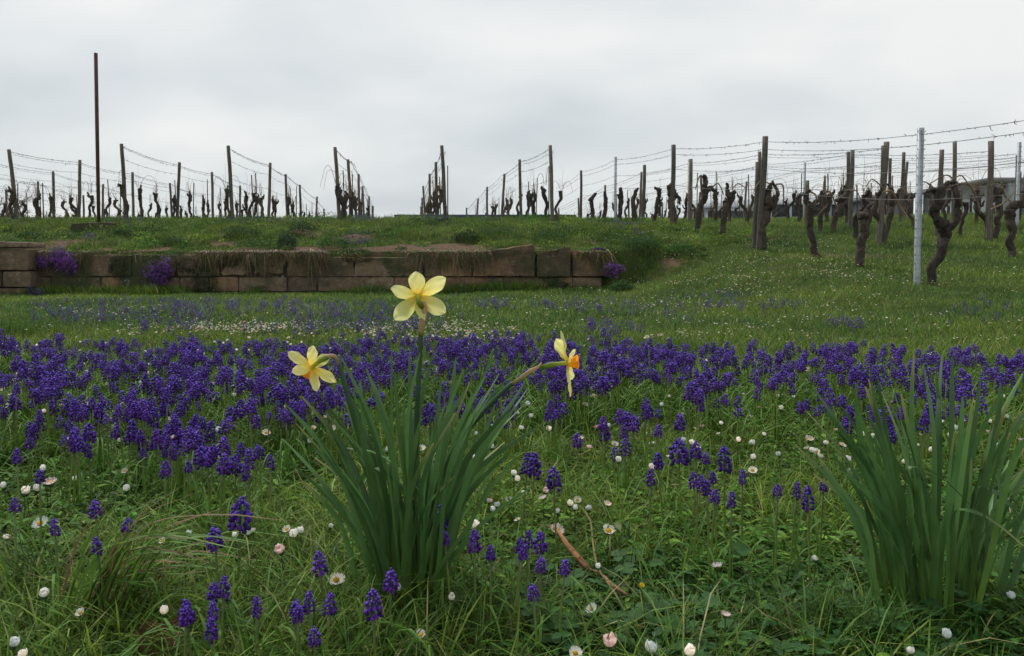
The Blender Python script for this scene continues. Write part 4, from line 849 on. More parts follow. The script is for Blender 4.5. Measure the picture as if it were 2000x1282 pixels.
# scattered farther patches: lawn, bank edge and crest
VLOW = [bell_spike(9, 4, 1, .045, .014) for _ in range(3)]
for gg in VLOW:
    gg.v = [x_*np.array([1.15, 1.15, 1]) for x_ in gg.v]
FX, FY = [], []
for u0, u1, v0, v1, nn in ((60, 190, 590, 628, 60), (190, 400, 588, 628, 110), (330, 580, 584, 612, 110), (560, 760, 592, 626, 110), (100, 900, 580, 630, 120), (480, 800, 632, 650, 36), (290, 350, 634, 646, 26), (600, 660, 636, 648, 16), (700, 860, 626, 646, 40), (930, 1000, 590, 602, 40), (1050, 1080, 592, 600, 20), (1100, 1260, 584, 610, 60), (1360, 1450, 574, 606, 50), (1480, 1560, 590, 606, 20), (1290, 1340, 590, 620, 20), (1620, 1680, 628, 640, 18), (1860, 1990, 590, 640, 14),
                         (1130, 1240, 628, 650, 30), (440, 630, 424, 434, 90), (200, 290, 426, 432, 40), (690, 740, 420, 430, 70), (740, 830, 418, 428, 50), (835, 875, 420, 430, 60), (940, 980, 426, 432, 20), (1195, 1250, 434, 444, 50), (670, 720, 460, 480, 50), (1240, 1260, 452, 458, 8), (160, 185, 460, 470, 18), (680, 730, 428, 432, 40)):
    for _ in range(nn):
        p = on_ground(u0+(u1-u0)*R.random(), v0+(v1-v0)*R.random(), .07, 3, 38)
        if 12.7 < p.y < 13.2 and p.x < 1.6: continue
        FX.append(p.x+.06*R.normal()); FY.append(p.y+.12*R.normal())
FX, FY = np.array(FX), np.array(FY); k = ~((FY > 12.75) & (FY < 13.25) & (FX < 1.6)); FX, FY = FX[k], FY[k]
bulk(FX, FY, .07+.03*R.random(len(FX)), .95+.45*R.random(len(FX)), VLOW, 1)
tag(mg.build('grape_hyacinths', M_musc), 'remaining violet grape hyacinths of the dense band and distant patches', 'flowers', 'grape hyacinths in the dense band', 'stuff')

# ------------------------------------------------------------------ daisies
def rays(nr, L, wd, up, col, layers=1):
    g = G()
    for l in range(layers):
        for k in range(nr):
            a = 2*pi*(k+.5*l)/nr+R.random()*.15; d = np.array([cos(a), sin(a), 0]); u_ = up*(.8+.4*R.random())+l*.15; LL = L*(.85+.25*R.random())
            pts = [d*.0025, d*(.0025+LL*.4*cos(u_*.6))+[0, 0, LL*.4*sin(u_*.8)], d*(.0025+LL*.75*cos(u_))+[0, 0, LL*.75*sin(u_)], d*(.0025+LL*.9*cos(u_*1.05))+[0, 0, LL*sin(u_*1.05)]]
            strap(g, pts, [wd*.5, wd, wd, wd*.45], [-d[1], d[0], 0], np.array(col), .1, 4)
    return g
def disc(r=.0035, c=(.75, .48, .03)):
    g = G(); V, Q, T = ellip(8, 3); g.add(V*np.array([r, r, r*1.1])-[0, 0, r*.1], Q, T, c); return g
def calyx():
    g = G(); V, Q, T = ellip(7, 3); g.add(V*np.array([.0036, .0036, .005])-[0, 0, .0045], Q, T, (.05, .09, .03)); return g
W_ = np.array([[.88, .88, .84], [.9, .9, .88]]); PK = np.array([[.86, .82, .80], [.80, .62, .64]])
RAYM = {'o': [rays(22, .0078, .0022, .35, W_).mesh('rays', M_petal), rays(20, .0075, .0022, .65, W_).mesh('rays', M_petal)],
        'b': [rays(15, .0085, .0030, 1.32, W_, 2).mesh('rays', M_petal), rays(14, .0078, .003, 1.22, W_, 2).mesh('rays', M_petal)],
        'p': [rays(15, .0080, .0030, 1.2, PK, 2).mesh('rays', M_petal), rays(19, .0078, .0024, .7, PK).mesh('rays', M_petal)],
        'y': [rays(8, .0060, .005, 1.3, np.array([[.8, .55, .03], [.8, .6, .04]])).mesh('rays', M_petal)]}
DM, CM = disc().mesh('disc', M_petal), calyx().mesh('calyx', M_leaf)
DST = {k: (lambda g_: g_)(tube(G(), [[0, 0, -.01], [.002, .001, k/200], [0, 0, k/100-.002]], [.0009, .0008], 5, (.075, .10, .04), seg=5)).mesh('stem', M_leaf) for k in range(2, 11)}
def daisy(X, Y, hz, ty, s, label, group):
    o = empty('daisy', (X, Y, g1(X, Y)), random.uniform(0, 6.28)); tag(o, label, 'flower', group); hk = int(max(2, min(10, round(hz*100)))); h = hk/100
    newobj('stem', DST[hk], o); tl = (random.uniform(-.5, .5) if ty != 'o' else random.uniform(.2, .7), random.uniform(-.4, .4), 0)
    o.rotation_euler = (random.uniform(-.1, .1), random.uniform(-.1, .1), random.uniform(-.6, .6))
    r_ = newobj('petals', random.choice(RAYM[ty]), o, (0, 0, h)); r_.rotation_euler = tl; r_.scale = (s,)*3
    if ty in 'op': d_ = newobj('yellow_centre', DM, o, (0, 0, h)); d_.rotation_euler = tl; d_.scale = (s,)*3
    c_ = newobj('calyx', CM, o, (0, 0, h)); c_.rotation_euler = tl; c_.scale = (s,)*3
    return o
DH = [(668, 1137, 'o', 34, 'largest open white daisy left of the daffodil foot'), (888, 1166, 'b', 16, 'small closed daisy right of the daffodil foot'), (776, 1157, 'b', 18, 'closed daisy touching a hyacinth before the daffodil leaves'), (815, 1238, 'o', 22, 'white daisy below the daffodil foot at the bottom'), (145, 1198, 'o', 20, 'half open daisy with yellow eye at bottom left'), (86, 1168, 'b', 20, 'closed daisy at left with ragged petals'), (25, 1253, 'b', 22, 'closed daisy in the bottom left corner'), (42, 1279, 'b', 20, 'closed daisy cut by the bottom edge at left'), (308, 1200, 'b', 20, 'drooping white daisy left of the hyacinth bunch'),
      (83, 1020, 'o', 30, 'open daisy with yellow eye near left edge'), (8, 953, 'b', 14, 'closed daisy on the left edge'), (42, 966, 'b', 18, 'left one of three touching closed daisies'), (55, 962, 'b', 18, 'middle one of three touching closed daisies'), (64, 961, 'b', 18, 'right one of three touching closed daisies'), (92, 947, 'p', 20, 'pinkish daisy right of three touching ones'), (145, 942, 'b', 12, 'small closed daisy behind a pinkish one at left'), (248, 962, 'b', 16, 'closed daisy above the long leaning grass'), (245, 927, 'o', 16, 'white daisy under the left part of the band'), (20, 1046, 'b', 13, 'closed daisy under the open one at left edge'), (318, 1060, 'o', 16, 'ragged white daisy in the leaning grass'), (358, 1051, 'b', 13, 'tilted closed daisy right of the leaning grass'),
      (570, 1028, 'o', 20, 'open daisy left of daffodil leaves with yellow eye'), (586, 1038, 'b', 16, 'closed daisy just under an open one'), (580, 1055, 'b', 19, 'closed daisy with dark calyx left of daffodil leaves'), (555, 1082, 'p', 21, 'pale pink daisy left of daffodil leaves'), (482, 1050, 'b', 15, 'closed daisy right of the tallest hyacinth'), (464, 1055, 'b', 12, 'daisy half behind the tallest hyacinth stem'), (495, 1035, 'b', 10, 'tiny closed daisy right of the tallest hyacinth'), (700, 995, 'y', 11, 'yellow flower peeping between daffodil leaves'), (640, 1030, 'b', 11, 'tiny daisy between leftmost daffodil leaves'),
      (1006, 942, 'b', 14, 'closed daisy below the twin hyacinths'), (1060, 961, 'p', 13, 'upper of two stacked pinkish buds'), (1060, 976, 'p', 13, 'lower of two stacked pinkish buds'), (1024, 968, 'b', 11, 'white bud below the twin hyacinth stems'), (990, 977, 'p', 12, 'pinkish bud beside the drooping leaf'), (970, 988, 'b', 13, 'white bud right of daffodil leaves on drooping leaf'), (962, 997, 'b', 12, 'white bud tucked under the drooping leaf'), (955, 981, 'p', 12, 'pink tinged bud at right side of daffodil leaves'), (1005, 1014, 'o', 13, 'small daisy with yellow eye beyond the twig'), (1114, 985, 'b', 14, 'left daisy of the cluster above the twig'), (1128, 979, 'o', 16, 'open daisy of the cluster above the twig'), (1122, 994, 'b', 12, 'lowest daisy of the cluster above the twig'), (1148, 995, 'b', 13, 'right daisy of the cluster above the twig'), (1184, 986, 'p', 13, 'pinkish bud right of the cluster above the twig'), (1092, 1001, 'b', 13, 'half open daisy left of the cluster above the twig'),
      (1180, 1033, 'o', 28, 'bright open daisy right of the twig on tall stem'), (1088, 1037, 'p', 22, 'pinkish daisy lying at the upper end of twig'), (932, 1027, 'b', 20, 'white daisy right of daffodil leaves above a hyacinth'), (1400, 1115, 'p', 18, 'pink tipped bud alone in the right foreground'), (1410, 1200, 'p', 16, 'orange pink faded daisy in the right foreground'), (1195, 1248, 'p', 30, 'large pink daisy with yellow eye at the bottom'), (1133, 1272, 'o', 28, 'open daisy cut by the bottom edge'), (1265, 1270, 'b', 28, 'left of two big closed daisies at the bottom edge'), (1333, 1272, 'b', 26, 'right of two big closed daisies at the bottom edge'), (1152, 1192, 'o', 24, 'side turned daisy below the twig'), (1265, 1147, 'y', 14, 'single yellow buttercup bud right of the twig'), (1165, 1112, 'b', 12, 'whitish bud at the knot of the twig'), (1855, 1245, 'b', 22, 'white daisy in front of the right leaf clump'), (1783, 1265, 'b', 16, 'white daisy at the bottom edge below right leaf clump'), (1963, 1167, 'b', 17, 'closed daisy right of the right leaf clump'), (1585, 1098, 'b', 13, 'white bud left of the right leaf clump'), (1748, 1075, 'b', 10, 'bud showing between right clump leaves')]
for u, v, ty, sz, lb in DH:
    hz = float(np.interp(v, [900, 1050, 1280], [.065, .075, .085])); p = on_ground(u, v, hz, .45, 5); daisy(p.x, p.y, hz, ty, max(.7, sz*p.y/F/(.0175 if ty == 'o' else .0115)*1.0), lb, 'daisies in the near grass')
cnt = len(DH); DX, DY = [], []
zones = [(0, 2000, 690, 900, 150), (0, 520, 660, 760, 50), (560, 1300, 650, 720, 80), (1100, 2000, 690, 840, 80)]
for u0, u1, v0, v1, nn in zones:
    for _ in range(nn):
        u, v = u0+(u1-u0)*R.random(), v0+(v1-v0)*R.random(); hz = .09+.05*R.random() if v > 700 else .09
        p = on_ground(u, v, hz, .5, 8); r_ = R.random(); ty = 'b' if r_ < .6 else ('o' if r_ < .85 else 'p')
        if cnt < 300:
            daisy(p.x, p.y, hz, ty, random.uniform(.9, 1.35), {'b': 'closed white', 'o': 'open white', 'p': 'pinkish'}[ty]+' daisy in violet band, '+next(b for a, b in LM if u < a), 'daisies among the grape hyacinths'); cnt += 1
        else: DX.append(p.x); DY.append(p.y)
def zone(u0, u1, v0, v1, nn, clump=0):
    for _ in range(int(nn*1.8)):
        u, v = u0+(u1-u0)*R.random(), v0+(v1-v0)*(R.random() if not clump else np.clip(.5+.25*R.normal(), 0, 1)); p = on_ground(u, v, .04, 2, 30)
        if R.random() > sst(.42, .60, fbm(p.x*1.7, p.y*1.7, 3))*1.1+.06: continue
        if 12.7 < p.y < 13.3 and p.x < 1.6: continue
        DX.append(p.x+.02*R.normal()); DY.append(p.y+.05*R.normal())
for z_ in ((380, 740, 632, 664, 520, 1), (60, 400, 604, 660, 170), (640, 1010, 634, 668, 420), (750, 900, 600, 640, 50), (1130, 1500, 540, 610, 330), (1500, 1860, 530, 620, 120), (1300, 1700, 470, 545, 260), (1250, 1500, 600, 665, 110), (1500, 1990, 620, 672, 60), (1700, 2000, 470, 600, 90), (440, 700, 424, 450, 16), (1180, 1420, 438, 470, 90), (20, 600, 580, 640, 90), (900, 1200, 580, 650, 90)): zone(*z_)
DX, DY = np.array(DX), np.array(DY); n = len(DX); print('DAISIES', cnt, n)
V = np.array([[0, 0, 0]]+[[cos(a)*(1 if k % 2 else .85), sin(a)*(1 if k % 2 else .85), .55] for k, a in enumerate(np.arange(8)*pi/4)]+[[cos(a)*.4, sin(a)*.4, .62] for a in np.arange(8)*pi/4]+[[0, 0, .75]], float)
T_ = [[0, 1+(k+1) % 8, 1+k] for k in range(8)]+[[17, 9+k, 9+(k+1) % 8] for k in range(8)]; Q_ = [[1+k, 1+(k+1) % 8, 9+(k+1) % 8, 9+k] for k in range(8)]
C_ = np.tile([.75, .75, .72], (18, 1)); C_[17] = (.7, .5, .08)
s = (.0065+.004*R.random(n))*(1+.25*sst(5, 12, DY)); hz = .035+.03*R.random(n)
dg = merge((V, np.array(Q_), np.array(T_), C_), P3(DX, DY, hz), np.stack([s]*3, -1), R.random(n)*6, R.random(n)*.7, R.random(n)*6, np.where(R.random((n, 1)) < .18, np.array([[1., .75, .78]]), 1.))
join(dg, blades(P3(DX, DY, 0), hz+.002, np.full(n, .0015), 0*DX, 0*DX, 0*DX, np.tile([.07, .1, .04], (n, 1)), 2))
tag(dg.build('daisies', M_petal), 'tiny white daisies sprinkled over the lawn and the slope', 'flowers', kind='stuff')

# ------------------------------------------------------------------ daffodils
def dleaf(parent, b, tip, wd, bow=.0, col=None, side=None, fold=.22, kink=None):
    """strap leaf from foot b to tip (both local); bow > 0 keeps it upright first, then arching outward"""
    g = G(); b = np.array(b, float); tip = np.array(tip, float); d = tip-b; hor = np.array([d[0], d[1], 0])
    p1 = b+np.array([0, 0, d[2]*.33])+hor*(.33-.22*bow); p2 = b+np.array([0, 0, d[2]*(.67+.06*bow)])+hor*(.67-.22*bow)
    if side is None: a = R.random()*pi if R.random() < .35 else (R.random()-.5)*1.3; side = [cos(a), sin(a), 0]
    a0 = R.random()*.9-.45; sd_ = np.array(side); sides = [sd_*cos(x_)+np.array([-sd_[1], sd_[0], 0])*sin(x_) for x_ in np.linspace(0, a0*2.2, 15)]
    c0 = np.array(col if col is not None else (.080, .170, .048))*(.6+.8*R.random())
    tp_ = c0*np.array([1, 1.02, 1.15]) if R.random() > .22 else np.array([.30, .27, .10])
    c = np.array([c0*np.array([1.7, 1.4, .6]), c0*np.array([1.35, 1.2, .8]), c0, c0*np.array([1, 1, 1.1]), c0, tp_])
    p1 = p1+np.array([R.normal()*.006, R.normal()*.006, 0]); p2 = p2+np.array([R.normal()*.009, R.normal()*.009, 0])
    path = [b, p1, p2, tip]
    if kink is not None: path = [b, p1, p2, p2+(tip-p2)*.5, p2+(tip-p2)*.5+np.array([kink, R.normal()*.01, -.012]), p2+(tip-p2)*.5+np.array([kink*2.1, R.normal()*.01, -.055])]
    strap(g, path, [wd*.75, wd*.95, wd, wd, wd, wd*.93, wd*.72, wd*.25], np.array(sides), c, fold, 14); return g.build('leaf', M_daff, parent)
def loc(o, p): return np.array([p.x-o.location.x, p.y-o.location.y, p.z-o.location.z])
P0 = on_ground(800, 1215, 0, .6, 3); P0.z = g1(P0.x, P0.y)
DA = empty('daffodil_clump', P0); tag(DA, 'flowering daffodil clump with three pale yellow blooms in the centre foreground', 'daffodil')
YD = P0.y; print('daffodil at', P0)
tips = [(445, 822, .03, 1.2), (560, 792, .0, .9), (553, 858, .1, .8), (625, 770, .05, 1), (668, 700, 0, 1), (665, 742, .06, 1), (700, 770, -.05, .9), (732, 762, .08, 1), (765, 682, 0, 1.1), (790, 770, -.08, 1), (800, 690, .05, 1), (820, 690, -.04, 1), (838, 720, .07, 1), (862, 742, 0, 1), (905, 722, .05, 1.1), (922, 745, -.06, 1), (948, 735, .03, 1), (975, 730, .08, 1), (1010, 718, .04, 1.1), (1025, 748, -.03, 1), (1050, 835, .02, 1.2), (1030, 760, .1, .9), (735, 790, -.1, .9), (870, 790, .1, .9), (995, 800, -.05, 1), (680, 800, .12, .9), (640, 830, -.08, .8), (590, 775, .1, .9), (715, 720, .1, .8), (930, 800, -.1, .8), (1038, 952, -.1, 1.2), (770, 730, -.1, 1), (890, 700, .1, 1), (845, 692, .0, .9), (965, 690, .12, .8)]
def clump(parent, tips, base_u, base_v, Y0, spread, nextra, ur, vr, wmin=.0053, wmax=.0090):
    for u, v, dy, bw in tips:
        t_ = at(u, v, Y0+dy); f_ = (u-base_u[0])/(base_u[1]-base_u[0]); bu = (base_u[0]+base_u[1])/2+(base_u[1]-base_u[0])*.5*np.clip((u-(base_u[0]+base_u[1])/2)/260, -1, 1)*.8+8*R.normal()
        b_ = at(bu, base_v, Y0+np.clip(dy*.35+.015*R.normal(), -.06, .06)); b_.z = g1(b_.x, b_.y)-.01; sa_ = (R.random()-.5)*1.3
        dleaf(parent, loc(parent, b_), loc(parent, t_), wmin+(wmax-wmin)*(.35+.65*R.random()), bw, side=[cos(sa_), sin(sa_), 0])
    for _ in range(nextra):
        a = R.random()**.85*(1 if R.random() < .5 else -1); u = (ur[0]+ur[1])/2+a*(ur[1]-ur[0])/2; v = vr[0]+(vr[1]-vr[0])*R.random()+abs(a)**3*60; dy = .16*(R.random()-.5)*2
        t_ = at(u, v, Y0+dy); bu = (base_u[0]+base_u[1])/2+(base_u[1]-base_u[0])*.42*a+12*R.normal(); b_ = at(bu, base_v, Y0+np.clip(dy*.35, -.06, .06)); b_.z = g1(b_.x, b_.y)-.01
        dleaf(parent, loc(parent, b_), loc(parent, t_), wmin+(wmax-wmin)*R.random(), .5+.7*R.random(), kink=(random.choice((-.03, .03, .045)) if random.random() < .07 else None))
clump(DA, tips, (735, 865), 1218, YD, .1, 62, (575, 1035), (735, 930))
# young low leaf drooping to the right, crossing the daisies
LILY = np.array([.92, .86, .27]); LILB = np.array([.92, .66, .04]); LTIP = np.array([.92, .89, .42])
def tepal(g, c, d, n, L, W, curl=.1, twist=0., tipw=.5, cup=.12, asym=0.):
    """one petal: centre c, direction d, facing normal n"""
    d = nrm(np.array(d, float)); n = np.array(n, float); n = nrm(n-d*np.dot(n, d)); s0 = np.cross(d, n); nu, nvv = 14, 10
    V = []; C = []
    for i in range(nu+1):
        t_ = i/nu; wprof = W*(.30+.70*sin(min(1, t_/.62)*pi/2))*(1 if t_ < .62 else max(0, 1-((t_-.62)/.385)**1.75)**.72); tw = twist*t_; s = s0*cos(tw)+n*sin(tw); nn = n*cos(tw)-s0*sin(tw)
        for j in range(nvv+1):
            x = (j/nvv*2-1)
            p = c+d*L*t_+s*(x*wprof/2+asym*L*t_*t_)+nn*(curl*L*t_**2-cup*W*(1-x*x)*.6*sin(pi*min(1, t_*1.1)))+nn*(.0010*sin(5*x+9*t_+L*900)*t_-.0009*math.exp(-(x*4)**2)*(1-t_)+.0007*sin(16*t_)*abs(x)**3)
            V.append(p); k = min(1, t_/.38); C.append(LILB*(1-k)+LILY*k if t_ < .38 else LILY*(1-(t_-.38)/.62)+LTIP*(t_-.38)/.62)
    q_ = [[i*(nvv+1)+j, i*(nvv+1)+j+1, (i+1)*(nvv+1)+j+1, (i+1)*(nvv+1)+j] for i in range(nu) for j in range(nvv)]
    g.add(V, q_, None, np.array(C))
def corona(g, c, f, r0, r1, L, col0, col1):
    f = nrm(f); u = nrm(np.cross(f, [.1, .2, 1.])); v = np.cross(f, u); nn_ = 28; V = []; C = []
    for i in range(7):
        t_ = i/6; r = r0+(r1-r0)*t_**1.4
        for k in range(nn_):
            a = 2*pi*k/nn_; rr = r*(1+(.09*sin(6*a)+.05*sin(11*a+1))*t_); V.append(c+f*L*t_*(1+.05*sin(5*a)*t_)+u*cos(a)*rr+v*sin(a)*rr); C.append(np.array(col0)*(1-t_)+np.array(col1)*t_)
    g.add(V, [[i*nn_+k, i*nn_+(k+1) % nn_, (i+1)*nn_+(k+1) % nn_, (i+1)*nn_+k] for i in range(6) for k in range(nn_)], None, np.array(C))
def bloom(parent, ctr, face, petals, label, cor=(.006, .011, .011), ccol=((.85, .5, .04), (.85, .30, .02)), tube_to=None):
    """petals: photo direction (dx, dy px), lengths px, width px, curl, twist"""
    o = empty('flower', (0, 0, 0)); o.parent = parent; o.location = loc(parent, ctr); o['label'] = label; k = ctr.y/F; f = nrm(np.array(face, float))
    for du, dv, W, curl, tw, dep in petals:
        L = math.hypot(du, dv); d = np.array([du*k, dep*k, -dv*k]); g = G(); tepal(g, f*-.001+nrm(d)*.002, d, f, np.linalg.norm(d), W*k, curl, tw); g.build('petal', M_petal, o)
    g = G(); corona(g, f*.001, f, cor[0], cor[1], cor[2], *ccol); g.build('trumpet', M_petal, o)
    if tube_to is not None:
        e_ = loc(parent, tube_to)-np.array(o.location); g = G(); tube(g, [f*.001, -f*.008, -f*.014+e_*.25, e_], [.0045, .003, .0028, .0042, .0035], 8, np.array([[.80, .70, .10], [.55, .60, .12], [.30, .38, .08], [.16, .26, .05]]), seg=12); g.build('flower_tube', M_petal, o)
    return o
def stalk(pxs, r, parent, dys=None):
    pts = [loc(parent, at(u, v, YD+(dys[i] if dys else 0))) for i, (u, v) in enumerate(pxs)]; g = G(); tube(g, pts, r, 8, np.array([[.07, .13, .03], [.045, .105, .04], [.05, .12, .045]]), seg=22); g.build('stalk', M_daff, parent)
def spathe(pxs, rr, parent, dy=0, dyl=None):
    g = G(); pts = [loc(parent, at(u, v, YD+dy)) for u, v in pxs]; tube(g, pts, [x*YD/F for x in rr], 8, np.array([[.30, .30, .12], [.55, .42, .26], [.60, .46, .30]]), seg=12, jit=.08); g.build('spathe', M_petal, parent)
# upright bloom, seen from behind
stalk([(800, 1195), (808, 1000), (814, 820), (820, 690), (822, 650)], [.0042, .0036, .003], DA, [0, 0, 0, 0, 0])
spathe([(822, 655), (824, 632), (828, 610), (829, 596), (826, 588)], [5.5, 6, 7, 5, 1.5], DA)
bloom(DA, at(817, 579, YD+.006), (-.05, .97, .22), [(-4, -46, 33, -.12, .1, 2), (52, -34, 32, .05, -.3, 6), (52, 30, 33, -.1, .15, 0), (-44, 44, 34, -.05, -.1, -4), (-54, -12, 29, .10, .35, 8), (4, 46, 20, -.3, .9, -14)],
      'highest daffodil bloom seen from behind', tube_to=at(826, 602, YD))
# nodding bloom at left
stalk([(770, 1195), (738, 1000), (700, 850), (672, 745), (660, 706), (648, 696)], [.0042, .0036, .0028], DA)
spathe([(661, 714), (657, 700), (648, 695), (636, 698), (630, 704)], [2.5, 3.5, 4, 3, 1.5], DA, -.003)
bloom(DA, at(609, 719, YD+.0), (-.62, .55, -.55), [(-40, -31, 24, .05, .3, -14), (-2, -39, 25, -.05, -.1, 10), (44, 26, 25, .1, -.2, 8), (10, 43, 24, 0, .1, -8), (-26, 2, 22, .1, .1, -34), (24, -18, 22, -.2, .2, 26)],
      'nodding daffodil bloom at left', (.006, .0105, .012), tube_to=at(640, 698, YD))
# bloom facing right
stalk([(835, 1195), (845, 1000), (880, 890), (935, 815), (985, 762), (1003, 748)], [.0042, .0036, .003], DA)
spathe([(1000, 750), (1016, 740), (1034, 726), (1050, 718), (1058, 708)], [3, 4.5, 4.8, 3.2, 1], DA, -.002)
bloom(DA, at(1110, 709, YD), (.93, -.28, .12), [(-24, -46, 26, .1, .9, -6), (-6, -60, 22, -.15, -.9, 10), (10, 62, 20, -.1, .7, -6), (14, 36, 20, -.1, -.6, 26), (6, -28, 24, .1, .2, -44), (-2, 30, 22, 0, .2, -38)],
      'right daffodil bloom in side view with orange trumpet', (.006, .0100, .0125), ((.92, .55, .03), (.92, .33, .02)), tube_to=at(1058, 718, YD))
# leafy clump on the right
P1 = on_ground(1815, 1225, 0, .6, 3); P1.z = g1(P1.x, P1.y)
DB = empty('daffodil_clump', P1); tag(DB, 'leafy daffodil clump without blooms at the right', 'daffodil')
tips2 = [(1552, 868, .02, 1), (1572, 800, .05, 1), (1590, 760, .1, .9), (1630, 775, 0, 1), (1655, 770, .08, 1), (1690, 755, -.04, 1), (1708, 730, .1, 1), (1722, 765, .0, 1), (1745, 758, .08, 1), (1760, 770, -.1, .9), (1785, 690, .05, 1), (1803, 710, .0, 1), (1830, 740, .06, 1), (1860, 695, .02, 1.1), (1880, 775, -.06, 1.1), (1915, 740, .0, 1), (1955, 748, .05, 1.1), (1990, 835, -.05, 1.3), (1998, 730, .1, 1), (2010, 790, 0, 1), (1668, 850, -.1, .8), (1780, 920, -.12, .6), (2015, 900, .05, 1.2), (2040, 980, .0, 1.3), (2050, 870, .08, 1.2), (1840, 690, .1, 1), (1690, 800, .1, .9), (1905, 800, .1, .9)]
clump(DB, tips2, (1710, 1940), 1222, P1.y, .1, 78, (1570, 2100), (730, 980), .0052, .0094)

# ------------------------------------------------------------------ small things in the near grass
def gp(u, v, hz): p = on_ground(u, v, hz, .5, 3); return np.array([p.x, p.y, p.z+hz])
g = G(); pts = [gp(1050, 1026, .04), gp(1068, 1028, .07), gp(1088, 1036, .075), gp(1106, 1062, .07), gp(1126, 1086, .065), gp(1150, 1112, .055)]
o0 = empty('vine_twig', gp(1150, 1112, .02)); tag(o0, 'broken reddish brown vine twig lying in the grass right of the daffodils', 'twig'); OL = np.array(o0.location)
tube(g, np.array(pts)-OL, [.001, .0015, .0022, .0046, .005, .0046], 8, np.array([[.16, .09, .04], [.40, .17, .08], [.42, .19, .09], [.30, .14, .07]]), seg=16, jit=.08); g.build('branch', M_wood_plain, o0)
g = G(); pts = [gp(1150, 1112, .055), gp(1175, 1122, .055), gp(1200, 1146, .055), gp(1225, 1162, .05)]; tube(g, np.array(pts)-OL, [.0022, .0012, .0030, .0016], 6, (.30, .16, .09), seg=12); g.build('branch', M_wood_plain, o0)
g = G(); pts = [gp(1142, 1000, .09), gp(1154, 1020, .09), gp(1158, 1060, .08), gp(1168, 1110, .07), gp(1195, 1150, .06), gp(1222, 1195, .04), gp(1245, 1225, .02)]; tube(g, np.array(pts)-OL, [.0012, .0018, .0014], 6, (.14, .11, .05), seg=14); g.build('branch', M_wood_plain, o0)
g = G(); c = gp(308, 1250, .045); nn_ = 9; V = []
for i in range(nn_):
    for j in range(nn_):
        x, y = i/(nn_-1)*2-1, j/(nn_-1)*2-1; rr = 1/(max(1, math.hypot(x, y))); V.append([x*rr*.028*(1+.1*sin(9*y)), y*rr*.02*(1+.15*sin(7*x)), .012*x*x+.006*sin(5*x+4*y)+.02*y*.5])
g.add(V, [[i*nn_+j, (i+1)*nn_+j, (i+1)*nn_+j+1, i*nn_+j+1] for i in range(nn_-1) for j in range(nn_-1)], None, (.13, .065, .04)); o = g.build('dry_leaf', M_wood_plain); o.location = c; o.rotation_euler = (.5, .2, .6); tag(o, 'crumpled dry brown leaf at the bottom left', 'leaf')
def tuft(u, v, tipsd, label, nb=26, L=.22, wd=.0035, cols=((.09, .13, .04), (.07, .13, .03), (.16, .09, .06)), br=.03):
    p = on_ground(u, v, 0, .5, 9); o = empty('grass_tuft', p); tag(o, label, 'grass', 'long grass tufts')
    g = G()
    for _ in range(nb):
        a = tipsd+R.normal()*.5; l_ = L*(.5+.6*R.random()); d = np.array([cos(a), (R.random()-.5)*.7, 0]); el = .45+.5*R.random(); b_ = np.array([R.normal()*br*.5, R.normal()*br*.5, -.004])
        sp_ = (.35+.65*R.random()); tp = b_+d*l_*sp_+[0, 0, l_*(1.05-sp_*.55)]; mid = b_+d*l_*sp_*.4+[0, 0, l_*.55]
        cl_ = np.array(cols[R.integers(0, len(cols))]); c2 = np.array([cl_*.7+np.array([.16, .07, .05])*.3, cl_, cl_*1.1]); strap(g, [b_, mid, tp], [wd*.5, wd*.8, wd*.6, wd*.1], [-d[1]+.3, d[0], .2], c2*(.7+.6*R.random()), .25, 8)
    g.build('blades', M_grass, o)
tuft(165, 1262, .1, 'long grass with reddish stems leaning right at bottom left', 50, .27, .0065, ((.14, .25, .05), (.11, .22, .03), (.12, .24, .04), (.2, .13, .07)))
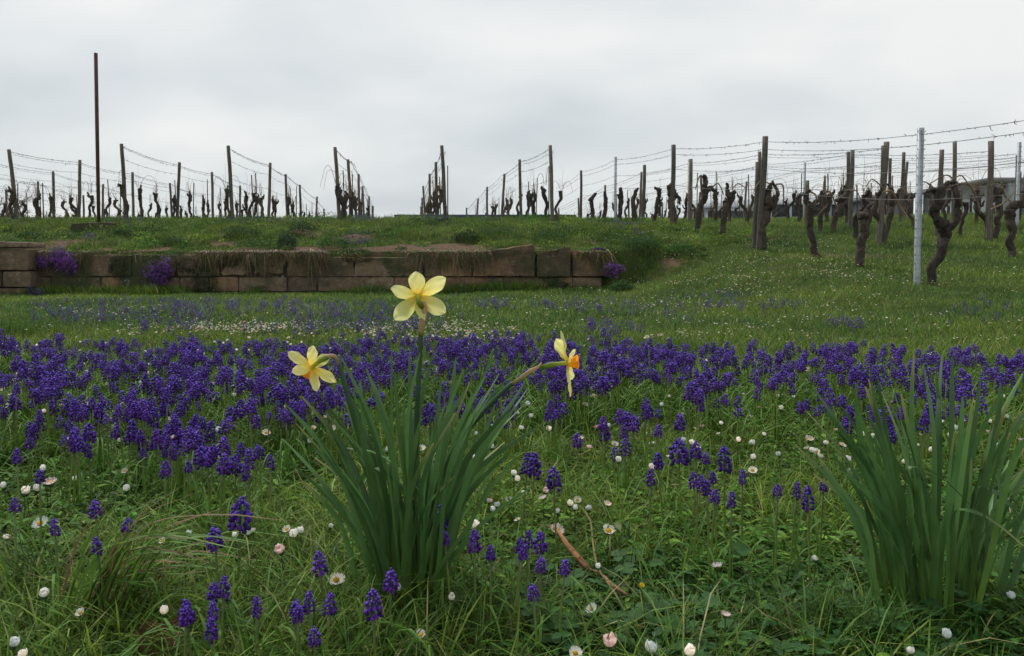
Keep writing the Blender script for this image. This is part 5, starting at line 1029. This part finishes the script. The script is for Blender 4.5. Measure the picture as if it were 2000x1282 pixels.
tuft(235, 1230, .1, 'second long leaning grass tuft left of the hyacinth bunch', 40, .22, .0055, ((.14, .25, .05), (.11, .22, .03), (.12, .24, .04), (.2, .13, .07)))
tuft(90, 1215, 2.6, 'long upright grass at the left edge', 34, .19, .007, ((.10, .17, .03), (.07, .13, .03)))
tuft(1620, 1262, 1.6, 'dense upright grass tuft at the bottom right', 90, .13, .0026, ((.06, .13, .03), (.09, .15, .04)))
tuft(1700, 1290, 1.6, 'grass tuft below the right leaf clump', 70, .12, .0026, ((.06, .13, .03), (.09, .15, .04)))
tuft(1530, 1290, 1.8, 'grass tuft at bottom edge left of right clump', 70, .12, .0026, ((.06, .13, .03), (.09, .15, .04)))
tuft(990, 1290, 1.8, 'thin curling grass tuft at bottom centre', 70, .12, .002, ((.08, .13, .03), (.15, .17, .06)))
tuft(1030, 1200, 1.2, 'thin yellowish grass beneath the group of heads by twig', 70, .1, .002, ((.1, .14, .04), (.2, .2, .08)))
tuft(560, 1290, 1.4, 'thin curling grass tuft at bottom left of daffodil foot', 60, .11, .002, ((.09, .14, .03), (.16, .18, .07)))
tuft(30, 660, 1.6, 'taller grass tuft at left edge beyond the band', 420, .2, .005, ((.06, .13, .025), (.09, .16, .03)), .28)
tuft(1330, 690, 1.6, 'grass tuft in the band at right', 160, .14, .003, ((.09, .16, .03),), .12)
for p_ in PROTO:
    if p_.location.length == 0:
        for ch in list(p_.children): bpy.data.objects.remove(ch)
        bpy.data.objects.remove(p_)

# the air between here and the hill
g = G(); boxg(g, -1600, 1600, -30, 1750, -12, 140, (1, 1, 1)); o = g.build('haze', M_pw, smooth=False); tag(o, kind='stuff', label='thin grey haze over the far land')
m = bpy.data.materials.new('haze_air'); m.use_nodes = True; t = m.node_tree; t.nodes.clear(); oo = t.nodes.new('ShaderNodeOutputMaterial'); pv_ = t.nodes.new('ShaderNodeVolumePrincipled')
pv_.inputs['Density'].default_value = 1.6e-4; pv_.inputs['Color'].default_value = (.93, .95, .97, 1); t.links.new(pv_.outputs[0], oo.inputs['Volume']); o.data.materials.clear(); o.data.materials.append(m)
